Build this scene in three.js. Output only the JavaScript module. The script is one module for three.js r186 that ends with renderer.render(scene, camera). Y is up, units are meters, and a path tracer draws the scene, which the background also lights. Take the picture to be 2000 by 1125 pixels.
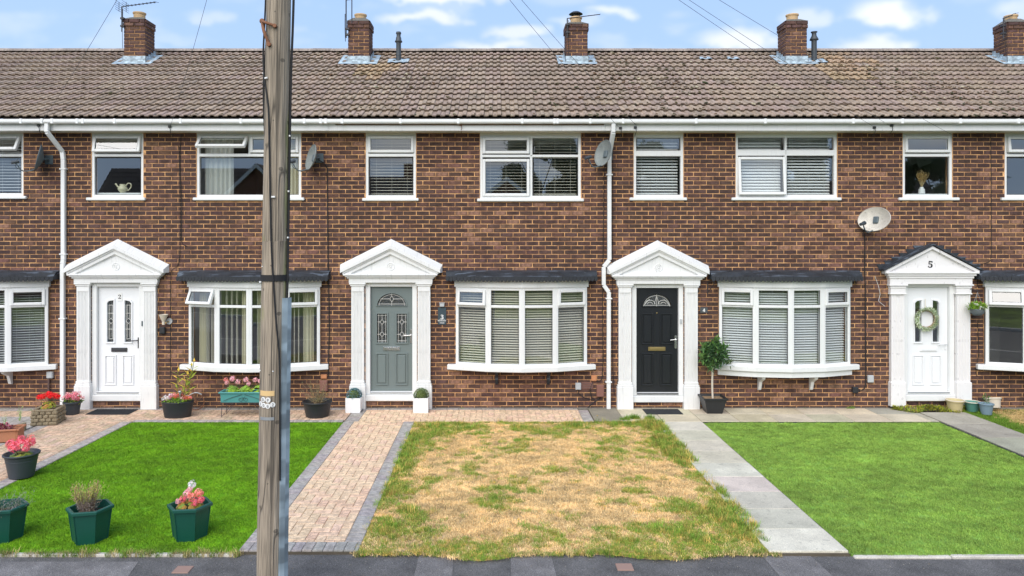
import * as THREE from 'three';
import { mergeGeometries } from 'three/addons/utils/BufferGeometryUtils.js';
import { FontLoader } from 'three/addons/loaders/FontLoader.js';
import { TextGeometry } from 'three/addons/geometries/TextGeometry.js';

// ---------------------------------------------------------------- camera, sky, sun, exposure
const scene = new THREE.Scene();
const F = 1450, DIST = 12.95, EYE = 3.0, PX = 965, PY = 465;          // lens in photo pixels, distance to the brick face, eye height
const camera = new THREE.PerspectiveCamera(2 * Math.atan(562.5 / F) * 180 / Math.PI, 2000 / 1125, 0.1, 400);
camera.position.set(0, EYE, DIST);
camera.lookAt(0, EYE, 0);
camera.setViewOffset(2000, 1125, 1000 - PX, 562.5 - PY, 2000, 1125);  // level camera with a shifted lens: uprights stay upright
const SUN_DIR = new THREE.Vector3(-0.26, 0.68, 0.72).normalize();
const sun = new THREE.DirectionalLight(0xfff7ea, 2.2);
sun.position.copy(SUN_DIR.clone().multiplyScalar(60));
sun.castShadow = true;
sun.shadow.radius = 125;                                               // hazy sun: soft edges
sun.shadow.mapSize.set(4096, 4096);
Object.assign(sun.shadow.camera, { left: -28, right: 28, top: 28, bottom: -28, near: 1, far: 160 });
scene.add(sun, sun.target);
const renderer = new THREE.WebGLRenderer({ antialias: true });
renderer.toneMapping = THREE.LinearToneMapping;
renderer.toneMappingExposure = 1.85;
renderer.shadowMap.enabled = true;

// ---------------------------------------------------------------- noise
function rnd(seed) { let a = seed >>> 0; return () => { a = (a + 0x6D2B79F5) | 0; let t = Math.imul(a ^ (a >>> 15), 1 | a); t = (t + Math.imul(t ^ (t >>> 7), 61 | t)) ^ t; return ((t ^ (t >>> 14)) >>> 0) / 4294967296; }; }
const LAT = new Float32Array(65536); { const r = rnd(77); for (let i = 0; i < 65536; i++) LAT[i] = r(); }
const sm = t => t * t * (3 - 2 * t), mix = (a, b, t) => a + (b - a) * t, clamp = (x, a = 0, b = 1) => Math.min(b, Math.max(a, x)), sstep = (a, b, x) => sm(clamp((x - a) / (b - a)));
function vn(x, y, p = 256, s = 0) {
  const xi = Math.floor(x), yi = Math.floor(y), fx = sm(x - xi), fy = sm(y - yi), m = v => ((v % p) + p) % p;
  const h = (i, j) => LAT[(m(i) * 131 + m(j) * 197 + s * 7919 + ((m(i) * m(j) * 31) & 4095)) & 65535];
  return mix(mix(h(xi, yi), h(xi + 1, yi), fx), mix(h(xi, yi + 1), h(xi + 1, yi + 1), fx), fy);
}
function fbm(x, y, p = 256, o = 4, s = 0) { let a = 0.5, v = 0, n = 0; for (let i = 0; i < o; i++) { v += a * vn(x, y, p, s + i); n += a; a *= 0.5; x *= 2; y *= 2; p *= 2; } return v / n; }

// ---------------------------------------------------------------- the sky: blue air with soft fair-weather clouds
{
  const W = 2048, H = 1024, SKY = .63, d = new Float32Array(W * H * 4);
  // clouds seen over the ridge: photo x, y, half width, half height, strength
  const seen = [[860, -2, 130, 16, .9], [820, 34, 85, 15, .8], [1010, 66, 75, 17, .7], [960, 94, 110, 14, .75], [1190, 24, 62, 14, .7], [1450, 82, 110, 26, .85], [1575, 34, 60, 20, .5], [1740, 28, 95, 32, .95], [1710, 90, 90, 17, .8], [1985, 22, 60, 26, .5], [420, 36, 70, 16, .35], [1060, 100, 60, 10, .4], [1120, 45, 60, 14, .4], [560, 62, 40, 14, .2], [330, 78, 60, 14, .2]];
  for (let j = 0; j < H; j++) for (let i = 0; i < W; i++) {
    const az = ((i + .5) / W - .5) * 2 * Math.PI, el = ((j + .5) / H - .5) * Math.PI, k = (j * W + i) * 4;
    const e = Math.max(0, el), t = Math.pow(clamp(e / 1.2), .55);
    let c = [mix(.60, .18, t), mix(.77, .385, t), mix(.98, .83, t)];
    let cl = 0;
    if (el > -.02) {
      // flat cloud layer in perspective
      const ce = Math.sin(e) + .16, r = Math.cos(e) / ce, x = r * Math.cos(az) * 1.4 + 60, y = r * Math.sin(az) * 1.4 + 60;
      const n = fbm(x, y, 256, 5, 3) + .25 * (fbm(x * 4, y * 4, 256, 3, 9) - .5);
      cl = sstep(.47, .72, n) * .85;
      const inView = az < 0 && Math.abs(az + Math.PI / 2) < .68;       // the stretch of sky over the ridge, cloud by cloud
      const edge = inView ? sstep(.68, .60, Math.abs(az + Math.PI / 2)) * sstep(.46, .36, e) : 0;
      if (edge > 0) {
        const dx = Math.cos(el) * Math.cos(az), dz = Math.cos(el) * Math.sin(az), px = PX - F * dx / dz, py = PY + F * Math.sin(el) / dz;
        let s = 0;
        const w1 = (fbm(px / 34, py / 26, 256, 4, 5) - .5), w2 = (fbm(px / 40 + 9, py / 22 + 4, 256, 4, 6) - .5);
        for (const [a, b, hw, hh, st] of seen) { const q = Math.hypot((px + w1 * 70 - a) / hw, (py + w2 * 34 - b) / (py > b ? hh * .8 : hh * 1.15)); s = Math.max(s, st * sstep(1.15, .35, q + (w1 + w2) * .5)); }
        s = Math.max(s, .22 * sstep(.5, .75, fbm(px / 120, py / 40, 256, 4, 8)));
        cl = mix(cl, s, edge);
      }
    }
    const b = .92 + .1 * fbm(az * 9, el * 18, 256, 3, 12);
    c = [mix(c[0], b * .95, cl), mix(c[1], b * .975, cl), mix(c[2], b * 1.0, cl)];
    if (el < 0) { const g = clamp(-el * 8); c = [mix(c[0], .2, g), mix(c[1], .2, g), mix(c[2], .17, g)]; }
    d[k] = c[0] * SKY; d[k + 1] = c[1] * SKY; d[k + 2] = c[2] * SKY; d[k + 3] = 1;
  }
  const t = new THREE.DataTexture(d, W, H, THREE.RGBAFormat, THREE.FloatType);
  t.mapping = THREE.EquirectangularReflectionMapping; t.magFilter = THREE.LinearFilter; t.colorSpace = THREE.LinearSRGBColorSpace; t.needsUpdate = true;
  scene.background = t; scene.environment = t;
}

// ---------------------------------------------------------------- textures and materials
function tex(w, h, fn, srgb = true, clampEdge = false) {
  const d = new Uint8Array(w * h * 4);
  for (let j = 0; j < h; j++) for (let i = 0; i < w; i++) { const c = fn((i + .5) / w, (j + .5) / h), k = (j * w + i) * 4; d[k] = clamp(c[0]) * 255; d[k + 1] = clamp(c[1] ?? c[0]) * 255; d[k + 2] = clamp(c[2] ?? c[0]) * 255; d[k + 3] = 255; }
  const t = new THREE.DataTexture(d, w, h); t.magFilter = THREE.LinearFilter; t.minFilter = THREE.LinearMipmapLinearFilter; t.generateMipmaps = true;
  t.wrapS = t.wrapT = clampEdge ? THREE.ClampToEdgeWrapping : THREE.RepeatWrapping; if (srgb) t.colorSpace = THREE.SRGBColorSpace; t.needsUpdate = true; return t;
}
const rep = (t, u, v = u) => { const c = t.clone(); c.repeat.set(u, v); c.needsUpdate = true; return c; };
const tGrit = tex(512, 512, (u, v) => { const a = fbm(u * 16, v * 16, 16, 4, 1), b = vn(u * 256, v * 256, 256, 4), s = vn(u * 96, v * 96, 96, 7); let g = .70 + .34 * (a - .5) + .26 * (b - .5); if (s > .88) g -= .24 * (s - .88) / .12; if (s < .07) g += .25; return [g + .08]; });
const tGritB = tex(512, 512, (u, v) => [.5 + .7 * (fbm(u * 48, v * 48, 48, 3, 2) - .5) + .4 * (vn(u * 200, v * 200, 200, 4) - .5)], false);
const tMortar = tex(512, 512, (u, v) => { const a = fbm(u * 8, v * 8, 8, 4, 21), b = vn(u * 256, v * 256, 256, 3), g = .78 + .5 * (a - .5) + .3 * (b - .5); return [g * .92, g * .74 + .04 * (a - .5), g * .54]; });
const tConc = tex(512, 512, (u, v) => { const a = fbm(u * 5, v * 5, 5, 5, 31), b = vn(u * 256, v * 256, 256, 5), s = fbm(u * 22, v * 22, 22, 3, 36); let g = .76 + .16 * (a - .5) + .16 * (b - .5); if (s > .70) g -= .6 * (s - .70); return [g, g * .985, g * .955]; });
const tTar = tex(512, 512, (u, v) => { const a = fbm(u * 6, v * 6, 6, 4, 41), b = vn(u * 256, v * 256, 256, 5), c = vn(u * 150, v * 150, 150, 6); let g = .30 + .12 * (a - .5) + .2 * (b - .5) + (c > .9 ? .14 : 0); return [g, g * .99, g * 1.0]; });
const tWood = tex(512, 1536, (u, v) => {
  const w = u + .012 * fbm(u * 3, v * 8, 3, 3, 51), gr = fbm(w * 60, v * 7, 60, 4, 52), fine = vn(w * 220, v * 26, 220, 53), big = fbm(u * 4, v * 6, 4, 3, 54);
  let g = .52 + .22 * (gr - .5) + .16 * (fine - .5) + .18 * (big - .5);
  const cr = Math.abs(vn(w * 14, v * 2.2, 14, 55) - .5); if (cr < .022) g *= .6 + .4 * cr / .022;
  const knot = vn(u * 9, v * 30, 9, 56); if (knot > .93) g *= .72;
  const moss = sstep(.52, .72, fbm(u * 4, v * 5, 4, 3, 57));
  return [g * mix(1.09, 1.03, moss), g * mix(1.0, 1.02, moss), g * mix(.88, .72, moss)];
});
const tWoodB = tex(512, 1024, (u, v) => { const w = u + .012 * fbm(u * 3, v * 8, 3, 3, 51); let g = fbm(w * 60, v * 7, 60, 4, 52); const cr = Math.abs(vn(w * 14, v * 2.2, 14, 55) - .5); if (cr < .022) g *= cr / .022; return [g]; }, false);
const tGalv = tex(256, 512, (u, v) => { const a = fbm(u * 10, v * 20, 10, 3, 61), b = sstep(.45, .62, fbm(u * 9, v * 18, 9, 3, 62)); const g = .66 + .22 * (a - .5) + .14 * (b - .5); return [g * .92, g * 1.0, g * 1.04]; });
const tGrass = tex(512, 512, (u, v) => { const a = fbm(u * 10, v * 10, 10, 4, 71), b = vn(u * 400, v * 400, 400, 5), g = .62 + .5 * (a - .5) + .5 * (b - .5); return [g * .8, g, g * .5]; });
const tDoor = tex(256, 512, (u, v) => { const a = fbm(u * 26, v * 5, 26, 4, 81); return [.5 + .9 * (a - .5)]; }, false);
const tLead = tex(512, 256, (u, v) => { const a = fbm(u * 9, v * 6, 9, 4, 91), p = fbm(u * 6, v * 9, 6, 4, 95); let g = .25 + .2 * (a - .5); if (p > .62) g += sstep(.62, .66, p) * .22; return [g * .95, g, g * 1.06]; });
const L = (r, g, b) => new THREE.Color().setRGB(r, g, b);
const M = {};
const std = (k, color, roughness = .6, o = {}) => M[k] = Object.assign(new THREE.MeshStandardMaterial({ color, roughness, side: THREE.DoubleSide, ...o }), { name: k });
std('brick', L(1.42, 1.30, 1.22), .9, { vertexColors: true, map: rep(tGrit, 1.6), bumpMap: rep(tGritB, 2.2), bumpScale: .004 });
std('mortar', L(1.2, 1.06, .98), .95, { map: rep(tMortar, 1.3), bumpMap: rep(tGritB, 4), bumpScale: .004 });
std('tile', L(2.6, 2.48, 2.32), .92, { vertexColors: true, map: rep(tGrit, 1.9), bumpMap: rep(tGritB, 3), bumpScale: .004 });
std('moss', L(1, 1, 1), 1, { vertexColors: true });
std('upvc', L(1.03, 1.045, 1.06), .34, { map: tex(512, 512, (u, v) => { const a = fbm(u * 9, v * 9, 9, 4, 27), s = fbm(u * 70, v * 6, 70, 3, 28); let g = .88 + .02 * (a - .5); if (s > .70) g -= (s - .70) * .3; return [g, g * .998, g * .985]; }) });
std('upvcCream', L(.72, .69, .60), .5);
std('plaster', L(1.0, 1.01, 1.02), .55, { map: tex(512, 512, (u, v) => { const a = fbm(u * 7, v * 7, 7, 4, 17), s = fbm(u * 60, v * 5, 60, 3, 18), q = vn(u * 120, v * 120, 120, 19); let g = .885 + .03 * (a - .5); if (s > .66) g -= (s - .66) * .35; if (q > .985) g -= .12; return [g, g * .997, g * .985]; }), bumpMap: rep(tGritB, 3), bumpScale: .0006 });
std('plasterWorn', L(.95, .95, .95), .6, { map: tex(256, 512, (u, v) => { const a = fbm(u * 20, v * 9, 20, 4, 33), c = fbm(u * 40, v * 6, 40, 3, 38); let g = .915 + .03 * (a - .5); if (a > .74) g -= (a - .74) * 1.6; if (c > .84) g -= .12; return [g, g * .99, g * .985]; }) });
std('gasket', L(.03, .03, .032), .7);
std('lead', L(1.1, 1.12, 1.14), .55, { map: rep(tGalv, 2) });
std('leadBlack', L(.50, .56, .64), .6, { map: rep(tLead, .8, 2), bumpMap: rep(tGritB, 2), bumpScale: .006 });
std('skirt', L(.026, .029, .034), .85); std('coverIron', L(.30, .19, .15), .9); std('grime', L(.20, .12, .07), 1); std('blackPlastic', L(.022, .024, .027), .45, { bumpMap: rep(tGritB, 6), bumpScale: .001 });
std('wire', L(.10, .10, .11), .7); std('blackRubber', L(.016, .016, .017), .8);
std('greyPlastic', L(.045, .055, .065), .5);
std('chimneyPot', L(.58, .40, .22), .8, { bumpMap: tGritB, bumpScale: .003 });
std('cement', L(.36, .34, .30), .95, { map: rep(tConc, 2), bumpMap: rep(tGritB, 3), bumpScale: .01 });
std('metalDark', L(.06, .06, .065), .55, { metalness: .5 });
std('metalPale', L(.5, .52, .54), .4, { metalness: .7 });
std('chrome', L(.75, .75, .74), .22, { metalness: 1 });
std('brass', L(.6, .45, .2), .35, { metalness: 1 });
std('rust', L(.24, .11, .06), .9, { bumpMap: tGritB, bumpScale: .003 });
std('interior', L(.42, .41, .38), .9);
std('ceilingPaint', L(.6, .6, .58), .9);
std('carpet', L(.22, .19, .16), 1);
std('slatWhite', L(.90, .90, .89), .5);
std('slatCream', L(.84, .79, .68), .5);
M.curtain = new THREE.MeshPhysicalMaterial({ color: L(.78, .72, .52), roughness: 1, transmission: .3, thickness: 0, side: THREE.DoubleSide, name: 'curtain' });
M.voile = new THREE.MeshPhysicalMaterial({ color: L(.80, .80, .74), roughness: 1, transmission: .4, thickness: 0, side: THREE.DoubleSide, name: 'voile' });
M.glass = new THREE.MeshPhysicalMaterial({ color: L(.94, .985, .98), roughness: 0, transmission: 1, thickness: 0, ior: 2.5, side: THREE.DoubleSide, name: 'glass' });
M.obscure = new THREE.MeshPhysicalMaterial({ color: L(.6, .66, .68), roughness: .25, transmission: 1, thickness: 0, ior: 1.7, side: THREE.DoubleSide, bumpMap: rep(tGritB, 6), bumpScale: .003, name: 'obscure_glass' });
std('doorGrey', L(.155, .19, .185), .42, { bumpMap: rep(tDoor, 1.5, .7), bumpScale: .0012 });
std('doorBlack', L(.012, .014, .017), .33, { bumpMap: rep(tDoor, 1.5, .7), bumpScale: .003 });
std('doorWhite', L(.80, .81, .82), .3);
std('came', L(.72, .72, .68), .35, { metalness: .3 });
std('wood', L(1.0, 1.0, 1.0), .92, { map: tWood, bumpMap: tWoodB, bumpScale: .012 });
std('galv', L(.66, .70, .74), .5, { metalness: .15, map: rep(tGalv, .45) });
std('tag', L(.70, .48, .22), .7);
std('whiteEnamel', L(.8, .8, .78), .4);
std('ink', L(.01, .01, .012), .6);
std('inkGrey', L(.30, .30, .30), .6);
std('slate', L(.035, .06, .075), .5);
std('slateGrey', L(.07, .08, .085), .5);
std('paver', L(1.75, 1.7, 1.65), .9, { vertexColors: true, map: rep(tGrit, 2), bumpMap: rep(tGritB, 4), bumpScale: .003 });
std('slab', L(1.8, 1.74, 1.6), .9, { vertexColors: true, map: rep(tConc, .9), bumpMap: rep(tGritB, 4), bumpScale: .002 });
std('joint', L(.20, .17, .13), 1, { map: rep(tConc, 2) });
std('tarmac', L(1.5, 1.46, 1.38), .93, { map: rep(tTar, 1.1), bumpMap: rep(tGritB, 2.5), bumpScale: .006 });
std('tarmacOld', L(2.3, 2.2, 2.08), .93, { map: rep(tTar, 1.2), bumpMap: rep(tGritB, 2.5), bumpScale: .006 });
std('kerb', L(1.1, 1.06, .98), .9, { map: rep(tConc, 1.2), bumpMap: rep(tGritB, 4), bumpScale: .004 });
std('soil', L(.06, .043, .03), 1, { bumpMap: rep(tGritB, 5), bumpScale: .02 });
std('field', L(.50, .44, .26), 1, { map: rep(tGrass, .25) });
std('blade', L(1, 1, 1), .85, { vertexColors: true });
M.leaf = new THREE.MeshPhysicalMaterial({ color: L(1.35, 1.35, 1.35), vertexColors: true, roughness: .75, transmission: .3, thickness: 0, side: THREE.DoubleSide, name: 'leaf' });
M.petal = new THREE.MeshPhysicalMaterial({ color: L(1.1, 1.1, 1.1), vertexColors: true, roughness: .8, transmission: .35, thickness: 0, side: THREE.DoubleSide, name: 'petal' });
std('planterGreen', L(.006, .075, .052), .38, { bumpMap: rep(tGritB, 4), bumpScale: .001 });
std('planterTeal', L(.085, .30, .29), .5);
std('planterWhite', L(.82, .82, .82), .3);
std('terracotta', L(.40, .17, .09), .85, { bumpMap: tGritB, bumpScale: .003 });
std('stoneCast', L(.60, .50, .34), .95, { map: rep(tConc, 3), bumpMap: rep(tGritB, 5), bumpScale: .01 });
std('potBeige', L(.50, .42, .22), .45); std('potTeal', L(.09, .24, .20), .35); std('potBlue', L(.19, .27, .33), .5); std('potCream', L(.62, .55, .45), .8);
std('bark', L(.30, .20, .11), .95, { bumpMap: rep(tGritB, 3), bumpScale: .006 });
std('treeBark', L(.12, .095, .07), 1);
std('mat', L(.035, .038, .042), .95);
std('dishGrey', L(.42, .48, .50), .5, { map: rep(tConc, 1.5) }); std('dishPale', L(1.15, 1.12, 1.06), .5, { map: rep(tConc, 1.1) }); std('dishDark', L(.10, .13, .145), .5);
std('farBrick', L(.30, .12, .075), .9, { map: rep(tGrit, .8) }); std('farTile', L(.17, .13, .11), .95, { map: rep(tGrit, 1) });
std('jug', L(.62, .58, .40), .35); std('pampas', L(.62, .46, .18), .9); std('basketGrey', L(.12, .14, .15), .7);
std('wallPipe', L(.12, .07, .06), .6); std('boxRed', L(.22, .10, .075), .7); std('boxGrey', L(.46, .48, .49), .5); std('boxTerracotta', L(.55, .24, .11), .8);

// ---------------------------------------------------------------- geometry helpers
const V = (x, y, z) => new THREE.Vector3(x, y, z);
class TB {                                                            // collects coloured triangles
  constructor() { this.p = []; this.n = []; this.u = []; this.c = []; }
  tri(a, b, c, ca = [1, 1, 1], cb = ca, cc = ca, uv) {
    const n = b.clone().sub(a).cross(c.clone().sub(a)).normalize();
    for (const [v, k] of [[a, ca], [b, cb], [c, cc]]) { this.p.push(v.x, v.y, v.z); this.n.push(n.x, n.y, n.z); this.c.push(...k); }
    if (uv) this.u.push(...uv); else this.u.push(0, 0, 1, 0, 1, 1);
  }
  quad(a, b, c, d, k, k2 = k) { this.tri(a, b, c, k, k, k2); this.tri(a, c, d, k, k2, k2); }
  geo(color = true) { const g = new THREE.BufferGeometry(); g.setAttribute('position', new THREE.Float32BufferAttribute(this.p, 3)); g.setAttribute('normal', new THREE.Float32BufferAttribute(this.n, 3)); g.setAttribute('uv', new THREE.Float32BufferAttribute(this.u, 2)); if (color) g.setAttribute('color', new THREE.Float32BufferAttribute(this.c, 3)); return g; }
}
function cbox(w, h, d, b = .004) {                                    // box with chamfered edges
  b = Math.min(b, w / 3, h / 3, d / 3); const t = new TB(), H = [w / 2, h / 2, d / 2];
  const pt = (s, ax) => { const v = [0, 1, 2].map(i => s[i] * (H[i] - (i === ax ? 0 : b))); return V(...v); };
  const tri = (a, b2, c) => { const n = b2.clone().sub(a).cross(c.clone().sub(a)), m = a.clone().add(b2).add(c); n.dot(m) < 0 ? t.tri(a, c, b2) : t.tri(a, b2, c); };
  const quad = (a, b2, c, e) => { tri(a, b2, c); tri(a, c, e); };
  for (let ax = 0; ax < 3; ax++) for (const s of [-1, 1]) { const o = [(ax + 1) % 3, (ax + 2) % 3], mk = (i, j) => { const q = [0, 0, 0]; q[ax] = s; q[o[0]] = i; q[o[1]] = j; return pt(q, ax); }; quad(mk(-1, -1), mk(1, -1), mk(1, 1), mk(-1, 1)); }
  if (b > 0) {
    for (let ax = 0; ax < 3; ax++) { const o = [(ax + 1) % 3, (ax + 2) % 3]; for (const i of [-1, 1]) for (const j of [-1, 1]) { const mk = e => { const q = [0, 0, 0]; q[ax] = e; q[o[0]] = i; q[o[1]] = j; return q; }; quad(pt(mk(-1), o[0]), pt(mk(1), o[0]), pt(mk(1), o[1]), pt(mk(-1), o[1])); } }
    for (const i of [-1, 1]) for (const j of [-1, 1]) for (const k of [-1, 1]) tri(pt([i, j, k], 0), pt([i, j, k], 1), pt([i, j, k], 2));
  }
  return t.geo(false);
}
const B = (x0, x1, y0, y1, z0, z1, b = .004) => cbox(x1 - x0, y1 - y0, z1 - z0, b).translate((x0 + x1) / 2, (y0 + y1) / 2, (z0 + z1) / 2);
const plain = g => { const q = g.index ? g.toNonIndexed() : g; for (const k of Object.keys(q.attributes)) if (!['position', 'normal', 'uv', 'color'].includes(k)) q.deleteAttribute(k); return q; };
function boxUV(g) {
  const p = g.attributes.position, n = g.attributes.normal, u = new Float32Array(p.count * 2);
  for (let i = 0; i < p.count; i++) { const a = Math.abs(n.getX(i)), b = Math.abs(n.getY(i)), c = Math.abs(n.getZ(i)); if (a > b && a > c) { u[2 * i] = p.getZ(i); u[2 * i + 1] = p.getY(i); } else if (b > c) { u[2 * i] = p.getX(i); u[2 * i + 1] = p.getZ(i); } else { u[2 * i] = p.getX(i); u[2 * i + 1] = p.getY(i); } }
  g.setAttribute('uv', new THREE.BufferAttribute(u, 2)); return g;
}
function mg(list) { list = (Array.isArray(list) ? list : [list]).map(plain); const col = list.every(g => g.attributes.color); if (!col) list.forEach(g => g.deleteAttribute('color')); return list.length === 1 ? list[0] : mergeGeometries(list); }
function ext(pts, depth, holes = [], bevel = 0, curve = 6) {           // polygon in x,y pushed out along z
  const s = pts instanceof THREE.Shape ? pts : new THREE.Shape(pts.map(p => new THREE.Vector2(p[0], p[1])));
  for (const h of holes) s.holes.push(h instanceof THREE.Path ? h : new THREE.Path(h.map(p => new THREE.Vector2(p[0], p[1]))));
  return new THREE.ExtrudeGeometry(s, { depth, bevelEnabled: bevel > 0, bevelThickness: bevel, bevelSize: bevel, bevelOffset: -bevel, bevelSegments: 1, curveSegments: curve });
}
function lathe(pts, seg = 28) { return new THREE.LatheGeometry(pts.map(p => new THREE.Vector2(p[0], p[1])), seg); }
function bar(a, b, r, seg = 6, r2 = r) { const d = b.clone().sub(a), g = new THREE.CylinderGeometry(r2, r, d.length(), seg); g.translate(0, d.length() / 2, 0); g.applyQuaternion(new THREE.Quaternion().setFromUnitVectors(V(0, 1, 0), d.normalize())); return g.translate(a.x, a.y, a.z); }
function tube(pts, r, seg = 40, rad = 6, tension = .5) { return new THREE.TubeGeometry(new THREE.CatmullRomCurve3(pts.map(p => p.isVector3 ? p : V(...p)), false, 'catmullrom', tension), seg, r, rad); }
function sqbar(a, b, w, d = w) { const dir = b.clone().sub(a), len = dir.length(); const g = cbox(w, len, d, .006); g.applyQuaternion(new THREE.Quaternion().setFromUnitVectors(V(0, 1, 0), dir.normalize())); const m = a.clone().add(b).multiplyScalar(.5); return g.translate(m.x, m.y, m.z); }

// ---------------------------------------------------------------- object helpers
const taken = {};
const numbered = n => { const k = taken[n] = (taken[n] ?? -1) + 1; return k ? `${n}_${String(k).padStart(3, '0')}` : n; };
const ORG = new Map();
function thing(name, label, category, [x, y, z] = [0, 0, 0], group, turn = 0) {
  const o = new THREE.Group(); o.name = numbered(name); o.position.set(x, y, z); o.rotation.y = turn; o.userData = { label, category }; if (group) o.userData.group = group;
  ORG.set(o, V(x, y, z)); scene.add(o); return o;
}
function mesh(parent, name, g, mat) { const m = new THREE.Mesh(g, mat); m.name = name; m.castShadow = m.receiveShadow = true; parent.add(m); if (ORG.has(parent)) ORG.set(m, ORG.get(parent)); return m; }
// geometry given in world metres under a thing that is not turned
function add(parent, name, geos, mat, uv = true) { const g = mg(geos), o = ORG.get(parent); if (uv) boxUV(g); if (o) g.translate(-o.x, -o.y, -o.z); return mesh(parent, name, g, mat); }
// geometry given in the thing's own axes
function addL(parent, name, geos, mat, uv = true) { const g = mg(geos); if (uv) boxUV(g); return mesh(parent, name, g, mat); }
function solo(name, label, category, geos, mat, group, uv = true) { const g = mg(geos); if (uv) boxUV(g); g.computeBoundingBox(); const b = g.boundingBox, c = V((b.min.x + b.max.x) / 2, b.min.y, (b.min.z + b.max.z) / 2); g.translate(-c.x, -c.y, -c.z); const m = mesh(scene, numbered(name), g, mat); m.position.copy(c); ORG.set(m, c); m.userData = { label, category }; if (group) m.userData.group = group; return m; }
function struct(name, geos, mat, uv = true) { const g = mg(geos); if (uv) boxUV(g); const m = mesh(scene, numbered(name), g, mat); m.userData.kind = 'structure'; ORG.set(m, V(0, 0, 0)); return m; }
// photo pixel -> metres on the upright plane at depth z, or on the ground
const sc = z => (DIST - z) / F, X = (px, z = 0) => (px - PX) * sc(z), Y = (py, z = 0) => EYE - (py - PY) * sc(z);
const G = (px, py, h = 0) => { const d = F * (EYE - h) / (py - PY); return V((px - PX) * d / F, h, DIST - d); };
// ---------------------------------------------------------------- bricks and roof tiles (shared shapes)
const CH = .0755, BP = .225, BW = .2125, BH = .0625;
function brickGeo(w, h, d, R, warm = 1) {
  const q = R(), k = (.88 + .26 * R()) * warm;
  let c = q < .46 ? [.080, .047, .041] : q < .80 ? [.104, .059, .048] : q < .95 ? [.135, .075, .056] : [.165, .100, .073];
  c = [c[0] * k, c[1] * k * (.94 + .12 * R()), c[2] * k * (.92 + .2 * R())];
  const t = new TB(), xs = [0, .22 + .1 * R(), .45 + .1 * R(), .7 + .12 * R(), 1], fl = R() < .34, cen = R() < .6;
  const col = xs.map((x, i) => { let m = .9 + .24 * R(); if (fl) m *= (cen ? (i === 1 || i === 2 || i === 3) : (i === 0 || i === 4)) ? 1.5 : .95; return c.map(v => v * m); });
  const b = .0045, x0 = -w / 2, y0 = -h / 2, px = x => x0 + x * w, ix = x => x0 + b + x * (w - 2 * b);
  for (let i = 0; i < 4; i++) {
    const a = xs[i], e = xs[i + 1], ca = col[i], ce = col[i + 1];
    const f = (x, y, z) => V(x, y, z);
    t.tri(f(ix(a), y0 + b, 0), f(ix(e), y0 + b, 0), f(ix(e), -y0 - b, 0), ca, ce, ce); t.tri(f(ix(a), y0 + b, 0), f(ix(e), -y0 - b, 0), f(ix(a), -y0 - b, 0), ca, ce, ca);
    if (i % 3) continue;
  }
  const m = col[2], bx = [[px(0), ix(0)], [px(1), ix(1)]];
  t.quad(V(px(0), y0, -b), V(px(1), y0, -b), V(ix(1), y0 + b, 0), V(ix(0), y0 + b, 0), m);
  t.quad(V(ix(0), -y0 - b, 0), V(ix(1), -y0 - b, 0), V(px(1), -y0, -b), V(px(0), -y0, -b), m);
  t.quad(V(px(0), -y0, -b), V(px(0), y0, -b), V(ix(0), y0 + b, 0), V(ix(0), -y0 - b, 0), col[0]);
  t.quad(V(ix(1), -y0 - b, 0), V(ix(1), y0 + b, 0), V(px(1), y0, -b), V(px(1), -y0, -b), col[4]);
  t.quad(V(px(0), y0, -d), V(px(1), y0, -d), V(px(1), y0, -b), V(px(0), y0, -b), m);
  t.quad(V(px(0), -y0, -b), V(px(1), -y0, -b), V(px(1), -y0, -d), V(px(0), -y0, -d), m);
  t.quad(V(px(0), -y0, -d), V(px(0), y0, -d), V(px(0), y0, -b), V(px(0), -y0, -b), col[0]);
  t.quad(V(px(1), -y0, -b), V(px(1), y0, -b), V(px(1), y0, -d), V(px(1), -y0, -d), col[4]);
  const g = boxUV(t.geo()), u = g.attributes.uv, ou = R() * 9, ov = R() * 9;
  for (let i = 0; i < u.count; i++) u.setXY(i, u.getX(i) + ou, u.getY(i) + ov);
  return g;
}
const RB = rnd(11), BRICKS = Array.from({ length: 64 }, () => brickGeo(BW, BH, .03, RB)).sort((p, q) => { const s = g => { let v = 0; const c = g.attributes.color; for (let i = 0; i < 24; i++) v += c.getX(i); return v; }; return s(p) - s(q); });
const pickBrick = (x, y, R) => BRICKS[Math.floor(clamp(.5 + 1.3 * (fbm(x * .8 + 30, y * 2.2 + 30, 256, 3, 88) - .5) + .95 * (R() - .5), 0, .999) * 64)];
// chimney bricks
const RC = rnd(12), CBRICKS = Array.from({ length: 16 }, () => brickGeo(BW, BH, .10, RC, 1.25)), HBRICKS = Array.from({ length: 10 }, () => brickGeo(.1, BH, .10, RC, 1.25));

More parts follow.
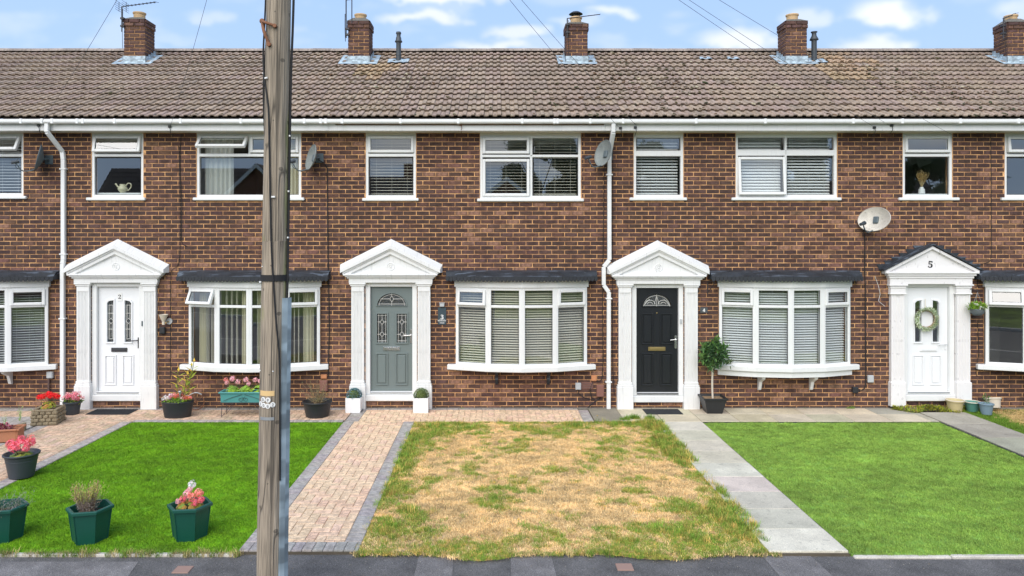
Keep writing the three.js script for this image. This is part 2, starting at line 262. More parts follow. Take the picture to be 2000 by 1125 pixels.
const PITCH = Math.atan2(7.10 - 5.03, 3.5 + .36), EAVE = [5.03, .36], GAUGE = Math.hypot(2.07, 3.86) / 14, TW = .295;
const onRoof = (x, s, n = 0) => V(x, EAVE[0] + s * Math.sin(PITCH) + n * Math.cos(PITCH), EAVE[1] - s * Math.cos(PITCH) + n * Math.sin(PITCH));
function tileGeo(R, tint) {
  const prof = [], rollH = .021;
  for (let k = 0; k < 2; k++) for (const [a, h] of [[0, 0], [.44, 0], [.50, .55], [.54, .95], [.57, 1], [.90, 1], [.94, .8], [.985, .1]]) prof.push([(k + a) * TW / 2 - TW / 2, h * rollH]);
  prof.push([TW / 2 - .003, 0]);
  const len = GAUGE + .075, t = new TB(), q = .88 + .24 * R(), base = [.212 * q, .168 * q * (.97 + .06 * R()), .136 * q * (.95 + .1 * R())];
  const cs = prof.map(() => { const m = .88 + .24 * R(); return base.map((v, i) => v * m * (tint ? tint[i] : 1)); });
  for (let i = 0; i + 1 < prof.length; i++) {
    const [xa, ha] = prof[i], [xb, hb] = prof[i + 1], ca = cs[i], cb = cs[i + 1];
    const A = V(xa, ha + .050, 0), Bq = V(xb, hb + .050, 0), C = V(xb, hb + .004, -len), D = V(xa, ha + .004, -len);
    t.tri(A, Bq, C, ca, cb, cb); t.tri(A, C, D, ca, cb, ca);
    const A2 = V(xa, ha + .033, -.002), B2 = V(xb, hb + .033, -.002), A3 = V(xa, ha + .024, -.07), B3 = V(xb, hb + .024, -.07);
    t.tri(A2, B2, Bq, ca, cb, cb); t.tri(A2, Bq, A, ca, cb, ca);           // nose, then the open gap under it
    t.tri(A3, B3, B2, ca, cb, cb); t.tri(A3, B2, A2, ca, cb, ca);
  }
  const g = boxUV(t.geo()), u = g.attributes.uv, ou = R() * 9, ov = R() * 9;
  for (let i = 0; i < u.count; i++) u.setXY(i, u.getX(i) + ou, u.getY(i) + ov);
  return g;
}
const RT = rnd(13), TILES = Array.from({ length: 36 }, () => tileGeo(RT)), LICHEN = Array.from({ length: 8 }, () => tileGeo(RT, [1.12, 1.05, .86])), OLDT = Array.from({ length: 10 }, () => tileGeo(RT, [.91, .92, .92]));
const MOSSG = (() => { const g = new THREE.IcosahedronGeometry(1, 1).toNonIndexed(), p = g.attributes.position, r = rnd(14); const cache = {}; for (let i = 0; i < p.count; i++) { const k = [p.getX(i), p.getY(i), p.getZ(i)].map(v => v.toFixed(3)).join(); const m = cache[k] ??= .72 + .5 * r(); p.setXYZ(i, p.getX(i) * m, p.getY(i) * m, p.getZ(i) * m); } g.computeVertexNormals(); g.setAttribute('color', new THREE.Float32BufferAttribute(new Float32Array(p.count * 3).fill(1), 3)); return g; })();

// ---------------------------------------------------------------- windows
const xf = (x, y, z, turn = 0) => new THREE.Matrix4().makeTranslation(x, y, z).multiply(new THREE.Matrix4().makeRotationY(turn));
function ring(u0, u1, v0, v1, t, w0, w1, b = .006) { return [B(u0, u0 + t, v0, v1, w0, w1, b), B(u1 - t, u1, v0, v1, w0, w1, b), B(u0 + t - .001, u1 - t + .001, v0, v0 + t, w0, w1 - .001, b), B(u0 + t - .001, u1 - t + .001, v1 - t, v1, w0, w1 - .001, b)]; }
// fills lists of geometry for one glazed frame in its own axes (u right, v up, w out); every light is [u0,u1,v0,v1,{sash,open,glass}]
function glaze(out, m4, W, H, lights, bars, t = .05) {
  const put = (k, gs) => out[k].push(...gs.map(g => plain(g).applyMatrix4(m4)));
  put('frame', ring(0, W, 0, H, t, -.07, 0));
  put('frame', bars.map(b => B(b[0], b[1], b[2], b[3], -.07, -.0015, .006)));
  for (const [u0, u1, v0, v1, o = {}] of lights) {
    const q = new THREE.PlaneGeometry(1, 1), pw = u1 - u0, ph = v1 - v0;
    if (!o.sash) {
      out.pane.push(q.scale(pw, ph, 1).translate((u0 + u1) / 2, (v0 + v1) / 2, -.03).applyMatrix4(m4));
      put('gasket', ring(u0, u1, v0, v1, .006, -.034, -.022, 0));
      continue;
    }
    const s = .05, ov = .012, hinge = new THREE.Matrix4().makeTranslation(u0, v1 + ov, .002).multiply(new THREE.Matrix4().makeRotationX(-(o.open || 0)));
    const full = m4.clone().multiply(hinge), sg = ring(-ov, pw + ov, -ph - 2 * ov, 0, s, -.035, .026, .008).map(g => plain(g).applyMatrix4(full));
    out.sash.push(sg);
    out.pane.push(q.scale(pw - 2 * s + .02, ph + 2 * ov - 2 * s, 1).translate(pw / 2, -ph / 2 - ov, .004).applyMatrix4(full));
    put('gasket', ring(s - ov, pw + ov - s, -ph - 2 * ov + s, -s, .006, 0, .010, 0).map(g => plain(g).applyMatrix4(hinge)));
    if (o.open) { for (const e of [.02, pw - .02]) { const a = V(e, -.12 * Math.min(1, o.open), -.01).applyMatrix4(hinge), b = V(e, -ph * .55, -.01).applyMatrix4(hinge), c = V(u0 + e, v1 - .03, -.03), c2 = V(u0 + e, v1 - ph * .5, -.03); out.stay.push(plain(bar(c2, b, .007, 5)).applyMatrix4(m4)); } }
  }
}
const outs = () => ({ frame: [], sash: [], pane: [], gasket: [], stay: [] });
function hangGlazing(part, out) {
  for (const s of out.sash) add(part, 'sash', s, M.upvc);
  for (const p of out.pane) add(part, 'pane', p, M.glass);
  if (out.gasket.length) add(part, 'gasket', out.gasket, M.gasket);
  for (const s of out.stay) add(part, 'stay', s, M.metalPale);
}
const ZW = -.02;                                                       // outer face of the upstairs frames
function upstairs(house, px0, px1, pyTop, pyBot, cols, sillPx) {
  // cols: [pxMullions], lights by photo pixel
  const x0 = X(px0, ZW), x1 = X(px1, ZW), y0 = Y(pyBot, ZW), y1 = Y(pyTop, ZW), W = x1 - x0, H = y1 - y0, o = outs();
  const u = p => X(p, ZW) - x0, v = p => Y(p, ZW) - y0;
  glaze(o, xf(x0, y0, ZW), W, H, cols.lights.map(l => [u(l[0]), u(l[1]), v(l[3]), v(l[2]), l[4]]), cols.bars.map(b => [u(b[0]), u(b[1]), v(b[3]), v(b[2])]));
  const w = add(house, 'window', o.frame, M.upvc);
  hangGlazing(w, o);
  add(w, 'head_board', B(x0, x1, y1 - .002, 4.836, -.07, -.012, .003), M.upvcCream);
  add(w, 'sill', [B(X(sillPx[0]), X(sillPx[1]), y0 - .052, y0 - .001, -.12, .045, .01)], M.upvc);
  return { x0, x1, y0: y0 - .05, y1: 4.84 };
}
// bow window of four flat facets on the wall
const BOW = [[-1.143, .055], [-.578, .265], [0, .34], [.578, .265], [1.143, .055]], BY = { top: 2.275, head: 2.156, foot: .80, sill: .728 };
function facetXF(cx, k) { const [ax, az] = BOW[k], [bx, bz] = BOW[k + 1]; return { m: xf(cx + ax, BY.foot, az, -Math.atan2(bz - az, bx - ax)), w: Math.hypot(bx - ax, bz - az) }; }
const planExt = (pts, y0, y1, bevel = 0) => ext(pts.map(p => [p[0], -p[1]]), y1 - y0, [], bevel).rotateX(-Math.PI / 2).translate(0, y0, 0);
const bowLine = (cx, grow, side) => BOW.map(([x, z], i) => [cx + x * (1 + grow / 1.143) + (i === 0 ? -side : i === 4 ? side : 0), Math.max(.012, z + grow * (i === 0 || i === 4 ? .4 : 1))]);
function bowWindow(house, cx, open, o = {}) {
  const out = outs(), H = BY.head - BY.foot, vt = 1.83 - BY.foot;
  for (let k = 0; k < 4; k++) {
    const f = facetXF(cx, k), outer = k === 0 || k === 3, t = .052;
    glaze(out, f.m, f.w, H, [[t, f.w - t, t, vt - .022], [t, f.w - t, vt + .024, H - t + (outer ? 0 : .012), outer ? { sash: 1, open: open[k] || 0 } : {}]], [[t, f.w - t, vt - .022, vt + .024]], t);
  }
  const posts = BOW.slice(1, 4).map(([x, z]) => new THREE.CylinderGeometry(.034, .034, H - .002, 10).translate(cx + x, BY.foot + H / 2, z - .036));
  const w = add(house, 'bow_window', [...out.frame, ...posts], M.upvc);
  hangGlazing(w, out);
  const wallEnd = [[cx + 1.143, -.1], [cx - 1.143, -.1]];
  add(w, 'head_board', planExt([...bowLine(cx, .022, 0), ...wallEnd], BY.head, BY.top), M.upvc);
  add(w, 'sill', planExt([...bowLine(cx, .055, .09), [cx + 1.27, -.05], [cx - 1.27, -.05]], BY.sill, BY.foot - .001, .008), M.upvc);
  if (o.apron) add(w, 'apron_board', planExt([...bowLine(cx, .02, 0), ...wallEnd], BY.sill - .10, BY.sill - .001), M.upvc);
  if (o.bracket) for (const s of [-.43, .47]) add(w, 'bracket', planBracket(cx + s, BY.sill - (o.apron ? .10 : 0)), o.bracket);
  // roof of dressed sheet with a scalloped skirt
  const t = new TB(), N = 24, front = [], back = [];
  for (let i = 0; i <= N; i++) { const a = i / N * 2 - 1; front.push(V(cx + a * 1.30, 2.352 - .012 * Math.abs(a), .412 - .25 * Math.pow(Math.abs(a), 1.9))); back.push(V(cx + a * 1.315, 2.44, -.01)); }
  const mid = front.map((f, i) => f.clone().lerp(back[i], .5).add(V(0, .018, .02)));
  for (let i = 0; i < N; i++) { t.quad(front[i], front[i + 1], mid[i + 1], mid[i]); t.quad(mid[i], mid[i + 1], back[i + 1], back[i]); const d = V(0, -.055, 0); t.quad(front[i].clone().add(d), front[i + 1].clone().add(d), front[i + 1], front[i]); const bi = back[i].clone().setY(2.28), bj = back[i + 1].clone().setY(2.28); t.quad(bi, bj, front[i + 1].clone().add(d), front[i].clone().add(d)); }
  for (const e of [0, N]) { const f = front[e], b = back[e]; t.quad(f.clone().add(V(0, -.055, 0)), f, b, b.clone().setY(2.28)); }
  const roof = add(w, 'bow_roof', t.geo(false), M.leadBlack);
  const sk = [], n = 42, R = rnd(Math.round(cx * 100) + 9000);
  for (let i = 0; i < n; i++) {
    const a = (i + .5) / n * 2 - 1, x = cx + a * 1.305, z = .420 - .25 * Math.pow(Math.abs(a), 1.9), sl = -.25 * 1.9 * Math.sign(a) * Math.pow(Math.abs(a), .9) / 1.3;
    const s = new THREE.Shape(); s.moveTo(-.031, .045); s.lineTo(-.031, -.008); s.absarc(0, -.008, .029, Math.PI, 2 * Math.PI, false); s.lineTo(.031, .045);
    sk.push(ext(s, .010, [], 0, 5).rotateX(-.02 - .10 * R()).rotateY(-Math.atan(sl)).translate(x, 2.292 + .006 * R(), z + .002 * (i % 2)));
  }
  add(w, 'scalloped_skirt', sk, M.skirt).userData.kind = 'stuff';
  return { x0: cx - 1.135, x1: cx + 1.135, y0: BY.sill + .02, y1: BY.top + .02, bow: true };
}
function planBracket(x, top) { return ext([[0, 0], [.26, 0], [.24, -.05], [.10, -.12], [.05, -.26], [0, -.28]], .045, [], .004).rotateY(-Math.PI / 2).translate(x + .022, top, -.004); }

// ---------------------------------------------------------------- doors and their surrounds
const ZD = -.05;
function doorway(house, cx, dy, style) {
  const S = sc(ZD), y = p => Y(p, ZD) + dy, lx = p => cx + p * S;
  const doorMat = { grey: M.doorGrey, black: M.doorBlack, white: M.doorWhite, wreath: M.doorWhite }[style];
  const x0 = lx(-40.5), x1 = lx(40.5), y0 = y(763), y1 = y(560);
  // holes for glass
  const fan = (r, h, base) => { const pts = []; for (let i = 0; i <= 18; i++) { const a = i / 18 * Math.PI; pts.push([cx + Math.cos(a) * r * S, y(base) + Math.sin(a) * h * S]); } return pts; };
  const rect = (a, b, c, d) => [[lx(a), y(d)], [lx(b), y(d)], [lx(b), y(c)], [lx(a), y(c)]];
  const arch = s => { const a = s * 11, b = s * 23.5, q = [[a, 668], [b, 668], [b, 592], [s * 20, 588], [a, 586.5]]; const r = q.map(([u, v]) => [lx(u), y(v)]); return s > 0 ? r : r.reverse(); };
  const glassHoles = style === 'grey' ? [fan(28, 24, 597), rect(-28.5, -9, 613, 669), rect(10, 29.5, 613, 669)] : style === 'black' ? [fan(27.5, 24, 596)] : [arch(-1), arch(1)];
  const panels = style === 'grey' ? [[-31, -7, 689, 752], [7.5, 31.5, 689, 752]] : style === 'black' ? [[-30.5, -6.5, 609.5, 670], [6.5, 30.5, 609.5, 670], [-30.5, -6.5, 687, 750.5], [6.5, 30.5, 687, 750.5]] : [[-28.5, -6, 693, 752], [6, 28.5, 693, 752]];
  const d = add(house, 'door', ext([[x0, y0], [x1, y0], [x1, y1], [x0, y1]], .044, glassHoles.map(h => h.slice())).translate(0, 0, ZD - .044), doorMat);
  if (style === 'white' || style === 'wreath') d.userData.label = 'white panelled door leaf';
  for (const h of glassHoles) {
    const c = [h.reduce((s, p) => s + p[0], 0) / h.length, h.reduce((s, p) => s + p[1], 0) / h.length];
    const grow = k => h.map(p => { const dx = p[0] - c[0], dyy = p[1] - c[1], l = Math.hypot(dx, dyy) || 1; return h.length > 8 ? [p[0] + dx / l * k, p[1] + dyy / l * k - (p[1] < c[1] - .05 ? 0 : 0)] : [p[0] + Math.sign(dx) * k, p[1] + Math.sign(dyy) * k]; });
    add(d, 'glazing_bead', ext(grow(.024), .012, [h.slice()], .003).translate(0, 0, ZD + .002), doorMat);
    add(d, 'pane', ext(h, .0001).translate(0, 0, ZD - .018), style === 'wreath' ? M.glass : M.obscure);
  }
  for (const [a, b, t, e] of panels) {
    const o = rect(a, b, t, e), k = 2.4, n = rect(a + k, b - k, t + k, e - k), kk = 4.6;
    add(d, 'panel', [ext(o, .010, [n], .004).translate(0, 0, ZD + .003), ext(rect(a + kk, b - kk, t + kk, e - kk), .006, [], .006).translate(0, 0, ZD + .004)], doorMat);
  }
  // lead strips in the glass
  const ZL = ZD - .012, ln = (a, b, c, e) => bar(V(lx(a), y(b), ZL), V(lx(c), y(e), ZL), .0045, 4), dia = (c, m, w, h) => [ln(c - w, m, c, m - h), ln(c, m - h, c + w, m), ln(c + w, m, c, m + h), ln(c, m + h, c - w, m)];
  const came = [];
  if (style === 'grey') {
    for (const c of [-19, 19.8]) { for (const m of [629, 653]) came.push(...dia(c, m, 4, 5)); came.push(ln(c, 613, c, 624), ln(c, 634, c, 648), ln(c, 658, c, 669), ln(c - 9, 629, c - 4, 629), ln(c + 4, 629, c + 9, 629), ln(c - 9, 653, c - 4, 653), ln(c + 4, 653, c + 9, 653), ln(c - 7, 613, c - 7, 669), ln(c + 7, 613, c + 7, 669), ln(c - 9, 616, c + 9, 616), ln(c - 9, 666, c + 9, 666)); }
    came.push(...dia(0, 584, 4, 6), ln(0, 573, 0, 578), ln(0, 590, 0, 597), ln(-24, 584, -4, 584), ln(4, 584, 24, 584), ln(-27, 594, 27, 594));
    const ar = []; for (let i = 0; i <= 16; i++) { const a = i / 16 * Math.PI; ar.push(V(cx + Math.cos(a) * 25 * S, y(597) + Math.sin(a) * 21.5 * S, ZL)); } came.push(tube(ar, .0045, 32, 4));
  } else if (style === 'black') {
    const arc = (c, b, r, h) => { const ar = []; for (let i = 0; i <= 12; i++) { const a = i / 12 * Math.PI; ar.push(V(lx(c + Math.cos(a) * r), y(b) + Math.sin(a) * h * S, ZL)); } return tube(ar, .005, 20, 4); };
    came.push(arc(0, 596, 25.5, 21), arc(-13, 592, 10, 8), arc(13, 592, 10, 8), arc(-13, 592, 5, 4), arc(13, 592, 5, 4), ln(-27, 594, 27, 594), ln(0, 572, 0, 596), ln(0, 576, -5, 592), ln(0, 576, 5, 592), ln(-25, 594, -14, 582), ln(25, 594, 14, 582));
  } else if (style === 'white') {
    for (const c of [-17.2, 17.2]) { came.push(...dia(c, 627, 5, 5.5), ln(c - 2.2, 596, c - 2.2, 622), ln(c + 2.2, 596, c + 2.2, 622), ln(c - 2.2, 632, c - 2.2, 660), ln(c + 2.2, 632, c + 2.2, 660), ln(c - 4, 596, c - 4, 662), ln(c + 4, 596, c + 4, 662), ln(c - 6, 612, c + 6, 612), ln(c - 6, 643, c + 6, 643), ln(c - 4, 596, c + 4, 596), ln(c - 4, 662, c + 4, 662)); }
  }
  if (came.length) add(d, 'lead_strips', came, M.came);
  // letter plate, lever handle
  const lp = { grey: [-17, 16, 677, 684.5, M.chrome], black: [-17, 16.5, 675, 682.5, M.brass], white: [-15.5, 15.5, 679, 687, M.metalDark], wreath: [-14, 20, 678, 686, M.doorWhite] }[style];
  add(d, 'letter_plate', [B(lx(lp[0]), lx(lp[1]), y(lp[3]), y(lp[2]), ZD, ZD + .016, .004), B(lx(lp[0] + 3), lx(lp[1] - 3), y(lp[3] - 1.8), y(lp[2] + 1.8), ZD + .012, ZD + .021, .003)], lp[4]);
  if (style === 'black') add(d, 'spyhole', new THREE.SphereGeometry(.012, 8, 6).translate(cx, y(609), ZD + .004), M.brass);
  const hm = style === 'white' ? M.metalDark : style === 'wreath' ? M.doorWhite : M.chrome, hp = { grey: [35.5, 40, 643, 670, 654, 24], black: [34.5, 38.5, 653, 678, 660, 25], white: [36, 39.5, 659, 680, 664, 24], wreath: [34, 38, 655, 683, 671, 20] }[style];
  add(d, 'handle', [B(lx(hp[0]), lx(hp[1]), y(hp[3]), y(hp[2]), ZD, ZD + .012, .004), bar(V(lx((hp[0] + hp[1]) / 2), y(hp[4]), ZD), V(lx((hp[0] + hp[1]) / 2), y(hp[4]), ZD + .05), .009, 8), bar(V(lx((hp[0] + hp[1]) / 2 + 1), y(hp[4]), ZD + .046), V(lx(hp[5]), y(hp[4] + 1.2), ZD + .046), .0085, 8)], hm);
  // frame, threshold
  const fx0 = cx - .448, fx1 = cx + .448, fy0 = .275 + dy, fy1 = 2.224 + dy;
  const fr = add(house, 'door_frame', [B(fx0, x0 - .004, fy0, fy1, -.09, .012, .006), B(x1 + .004, fx1, fy0, fy1, -.09, .012, .006), B(x0 - .006, x1 + .006, y1 + .004, fy1, -.09, .010, .006), B(x0 - .006, x1 + .006, fy0, y0 - .004, -.09, .010, .006)], M.upvc);
  add(fr, 'threshold', [B(x0, x1, y0 - .03, y0 - .008, .0, .028, .004)], style === 'black' ? M.metalDark : M.metalPale);
  add(fr, 'door_sill', B(fx0 - .01, fx1 + .01, .165 + dy, fy0 - .002, -.1, .05, .008), M.upvc);
  return { x0: fx0, x1: fx1, y0: .165 + dy, y1: fy1 };
}
function chevron(cx, half, end, apex, thick, z0, z1, bevel = .006) {  // raking moulding
  return ext([[cx - half, end], [cx, apex], [cx + half, end], [cx + half - .0, end - thick], [cx, apex - thick], [cx - half + .0, end - thick]], z1 - z0 - 2 * bevel, [], bevel).translate(0, 0, z0 + bevel);
}
function flutedShaft(x0, x1, y0, y1, z) {
  const pts = [[x0, -.02], [x0, z]], n = 7, m = .022, w = (x1 - x0 - 2 * m) / n;
  for (let i = 0; i < n; i++) { const a = x0 + m + i * w; pts.push([a + w * .18, z], [a + w * .32, z - .010], [a + w * .68, z - .010], [a + w * .82, z]); }
  pts.push([x1, z], [x1, -.02]);
  return planExt(pts, y0, y1);
}
function pediment(house, cx, dy, mat) {
  const s = add(house, 'door_surround', [B(cx - .725, cx + .725, 2.226 + dy, 2.30 + dy, -.02, .09, .004)], mat); // the frieze carries the rest
  // weathered top sloping forward
  const t = new TB(), bl = V(cx - .892, 2.538 + dy, 0), ba = V(cx, 2.984 + dy, 0), br = V(cx + .892, 2.538 + dy, 0), fl = V(cx - .862, 2.458 + dy, .16), fa = V(cx, 2.880 + dy, .16), fr = V(cx + .862, 2.458 + dy, .16), dn = V(0, -.06, 0);
  const q = (a, b, c, d) => t.quad(a, b, c, d);
  q(fl, fa, ba, bl); q(fa, fr, br, ba); q(fl.clone().add(dn), fa.clone().add(dn), fa, fl); q(fa.clone().add(dn), fr.clone().add(dn), fr, fa);
  const bl2 = bl.clone().setY(2.40 + dy), br2 = br.clone().setY(2.40 + dy);
  q(bl2, fl.clone().add(dn), fl, bl); q(fr.clone().add(dn), br2, br, fr);
  q(bl2, ba.clone().setY(2.7 + dy), fa.clone().add(dn), fl.clone().add(dn)); q(ba.clone().setY(2.7 + dy), br2, fr.clone().add(dn), fa.clone().add(dn));
  add(s, 'pediment_roof', t.geo(false), mat);
  add(s, 'raking_moulding', [chevron(cx, .83, 2.425 + dy, 2.838 + dy, .05, 0, .135), chevron(cx, .79, 2.41 + dy, 2.795 + dy, .075, 0, .115), chevron(cx, .70, 2.405 + dy, 2.735 + dy, .03, 0, .098)], mat);
  add(s, 'tympanum', ext([[cx - .80, 2.372 + dy], [cx + .80, 2.372 + dy], [cx, 2.77 + dy]], .085).translate(0, 0, -.01), mat);
  add(s, 'rosette', [new THREE.TorusGeometry(.062, .008, 6, 28).translate(cx, 2.505 + dy, .077), new THREE.TorusGeometry(.034, .007, 6, 20, 4.6).rotateZ(.8).translate(cx, 2.505 + dy, .077), new THREE.SphereGeometry(.014, 8, 6).translate(cx, 2.505 + dy, .077)], mat);
  add(s, 'cornice', [B(cx - .815, cx + .815, 2.352 + dy, 2.385 + dy, 0, .155, .006), B(cx - .785, cx + .785, 2.328 + dy, 2.352 + dy, 0, .135, .006), B(cx - .755, cx + .755, 2.300 + dy, 2.328 + dy, 0, .112, .006)], mat);
  for (const sd of [-1, 1]) {
    const a = cx + sd * .467, b = cx + sd * .685, x0 = Math.min(a, b), x1 = Math.max(a, b);
    const p = add(s, 'pilaster', flutedShaft(x0, x1, .52 + dy, 2.07 + dy, .068), mat);
    p.userData.label = undefined; delete p.userData.label;
    add(s, 'capital', [B(x0 - .035, x1 + .035, 2.195 + dy, 2.225 + dy, 0, .100, .006), B(x0 - .018, x1 + .018, 2.165 + dy, 2.195 + dy, 0, .086, .006), B(x0, x1, 2.07 + dy, 2.165 + dy, -.01, .073, .004)], mat);
    add(s, 'plinth', [B(x0 - .030, x1 + .030, .03, .44 + dy, -.01, .105, .006), B(x0 - .022, x1 + .022, .44 + dy, .475 + dy, 0, .096, .006), B(x0 - .01, x1 + .01, .475 + dy, .52 + dy, 0, .085, .006)], mat);
  }
  return s;
}
// house 5: timber gable with stepped lead at the wall
function gableHood(house, cx, dy, mat) {
  const s = add(house, 'door_surround', [B(cx - .715, cx + .715, 2.20 + dy, 2.30 + dy, -.02, .09, .004)], mat);
  add(s, 'cornice', [B(cx - .80, cx + .80, 2.385 + dy, 2.42 + dy, 0, .15, .006), B(cx - .765, cx + .765, 2.345 + dy, 2.385 + dy, 0, .125, .006), B(cx - .735, cx + .735, 2.30 + dy, 2.345 + dy, 0, .105, .006)], mat);
  add(s, 'tympanum', ext([[cx - .78, 2.41 + dy], [cx + .78, 2.41 + dy], [cx, 2.81 + dy]], .09).translate(0, 0, -.01), mat);
  add(s, 'bargeboard', chevron(cx, .815, 2.44 + dy, 2.862 + dy, .055, 0, .13), mat);
  const lead = [chevron(cx, .86, 2.462 + dy, 2.905 + dy, .03, -.005, .16, .004)];
  add(s, 'lead_roof', lead, M.leadBlack);
  for (const sd of [-1, 1]) for (let k = 0; k < 6; k++) {
    const f = k / 6, x = cx + sd * mix(.86, .10, f), y = mix(2.47, 2.862, f) + dy, w = .20;
    const pts = [[x + sd * .05, y + .075], [x - sd * w, y + .075], [x - sd * (w - .02), y + .0], [x, y - .02]];
    add(s, 'lead_step', ext(sd > 0 ? pts : pts.slice().reverse(), .006 + .001 * k).translate(0, 0, .004), M.leadBlack);
  }
  for (const sd of [-1, 1]) {
    const a = cx + sd * .44, b = cx + sd * .70, x0 = Math.min(a, b), x1 = Math.max(a, b);
    add(s, 'pilaster', flutedShaft(x0 + .015, x1 - .015, .5 + dy, 2.02 + dy, .075), mat);
    add(s, 'capital', [B(x0 - .03, x1 + .03, 2.17 + dy, 2.198 + dy, 0, .115, .008), B(x0 - .01, x1 + .01, 2.125 + dy, 2.17 + dy, 0, .095, .012), B(x0, x1, 2.045 + dy, 2.125 + dy, 0, .085, .004), B(x0 - .012, x1 + .012, 2.02 + dy, 2.045 + dy, 0, .098, .008)], mat);
    add(s, 'plinth', [B(x0, x1, .08, .5 + dy, -.01, .10, .006)], mat);
  }
  return s;
}
// ---------------------------------------------------------------- the terrace
const BOUND = [-12.26, -7.54, -2.82, 1.90, 6.62, 11.34, 16.06], RIDGE = [7.10, -3.5];
const houses = [], openings = [];
function chimney(house, cx, top, R, crown, own = true) {
  const z1 = -2.64, z0 = -3.09, w = .45, n = Math.round((top - 6.35) / CH), y0 = top - n * CH;
  const core = add(house, 'chimney', B(cx - w / 2 + .010, cx + w / 2 - .010, y0 - .25, top - .004, z0 + .01, z1 - .010, 0), M.mortar);
  const rest = [], o = ORG.get(house), pick = a => a[Math.floor(R() * a.length)];
  const put = (g, x, y, z, turn, mine) => { const m4 = xf(x, y, z, turn); if (mine) { const m = mesh(core, 'brick', g, M.brick); m.position.set(x - o.x, y, z); m.rotation.y = turn; } else rest.push(g.clone().applyMatrix4(m4).translate(0, 0, 0)); };
  for (let k = 0; k < n; k++) {
    const y = y0 + (k + .5) * CH, over = k >= n - 2 ? .022 : 0, lay = k % 2 ? [[-.1125, 0], [.1125, 0]] : [[-.169, 1], [0, 0], [.169, 1]], mine = own && k > 2;
    for (const [d, half] of lay) {
      put(pick(half ? HBRICKS : CBRICKS), cx + d, y, z1 + over, 0, mine);
      put(pick(half ? HBRICKS : CBRICKS), cx + w / 2 + over, y, (z0 + z1) / 2 + d, Math.PI / 2, mine && cx < 0);
      put(pick(half ? HBRICKS : CBRICKS), cx - w / 2 - over, y, (z0 + z1) / 2 + d, -Math.PI / 2, mine && cx > 0);
      put(pick(half ? HBRICKS : CBRICKS), cx + d, y, z0 - over, Math.PI, false);
    }
  }
  const g = mergeGeometries(rest.map(plain)); g.translate(-o.x, -o.y, -o.z); mesh(core, 'bricks', g, M.brick).userData.kind = 'stuff';
  const zc = (z0 + z1) / 2;
  // flaunching, pot
  const fl = new THREE.CylinderGeometry(.17, .345, .07 + crown * .03, 4, 1).rotateY(Math.PI / 4).translate(cx, top + .035 + crown * .015, zc);
  add(core, 'mortar_flaunching', fl, M.cement);
  add(core, 'chimney_pot', lathe([[.105, 0], [.118, .02], [.115, .13], [.132, .135], [.134, .165], [.112, .17], [.095, .165], [.093, .03]], 24).translate(cx, top + .03, zc), M.chimneyPot);
  // lead at the foot
  const s1 = (EAVE[1] - z1) / Math.cos(PITCH), fy = onRoof(cx, s1).y, t = new TB();
  const ap = (x, s, nn) => onRoof(x, s, nn);
  const a = w / 2 + .012, fr = z1 + .016;
  t.quad(V(cx - a, fy + .02, fr), V(cx + a, fy + .02, fr), V(cx + a, fy + .185, fr - .002), V(cx - a, fy + .185, fr - .002));
  t.quad(ap(cx - a - .16, s1 - .15, .062), ap(cx + a + .16, s1 - .15, .062), V(cx + a, fy + .045, fr), V(cx - a, fy + .045, fr));
  for (const sd of [-1, 1]) {
    const e = cx + sd * a;
    t.quad(ap(e, s1 - .02, .05), ap(e + sd * .17, s1 - .15, .062), ap(e + sd * .17, s1 + .55, .062), ap(e, s1 + .55, .06));
    for (let k = 0; k < 4; k++) { const za = z1 - k * .115 + .01, zb = za - .118, ya = onRoof(0, (EAVE[1] - za) / Math.cos(PITCH)).y, xx = e + sd * (.006 + .002 * k); t.quad(V(xx, ya + .02, za), V(xx, ya + .02 + .06, zb), V(xx, ya + .21, zb), V(xx, ya + .21 - .02, za)); }
  }
  add(core, 'lead_flashing', t.geo(false), M.lead);
  return core;
}
function ridgeTile(x0, len) { const t = new TB(), N = 8, r = .125; for (let i = 0; i < N; i++) { const a = Math.PI * (.10 + .8 * i / N), b = Math.PI * (.10 + .8 * (i + 1) / N); const p = (x, q) => V(x, -.052 + Math.sin(q) * r * .92, Math.cos(q) * r); t.quad(p(x0, a), p(x0 + len, a), p(x0 + len, b), p(x0, b)); } return t; }
const RIDGES = Array.from({ length: 4 }, (_, i) => { const r = rnd(70 + i), q = .8 + .35 * r(), t = ridgeTile(-.2, .40); const g = t.geo(), c = g.attributes.color; for (let k = 0; k < c.count; k++) { const m = q * (.85 + .3 * r()); c.setXYZ(k, .20 * m, .175 * m, .16 * m); } return boxUV(g); });

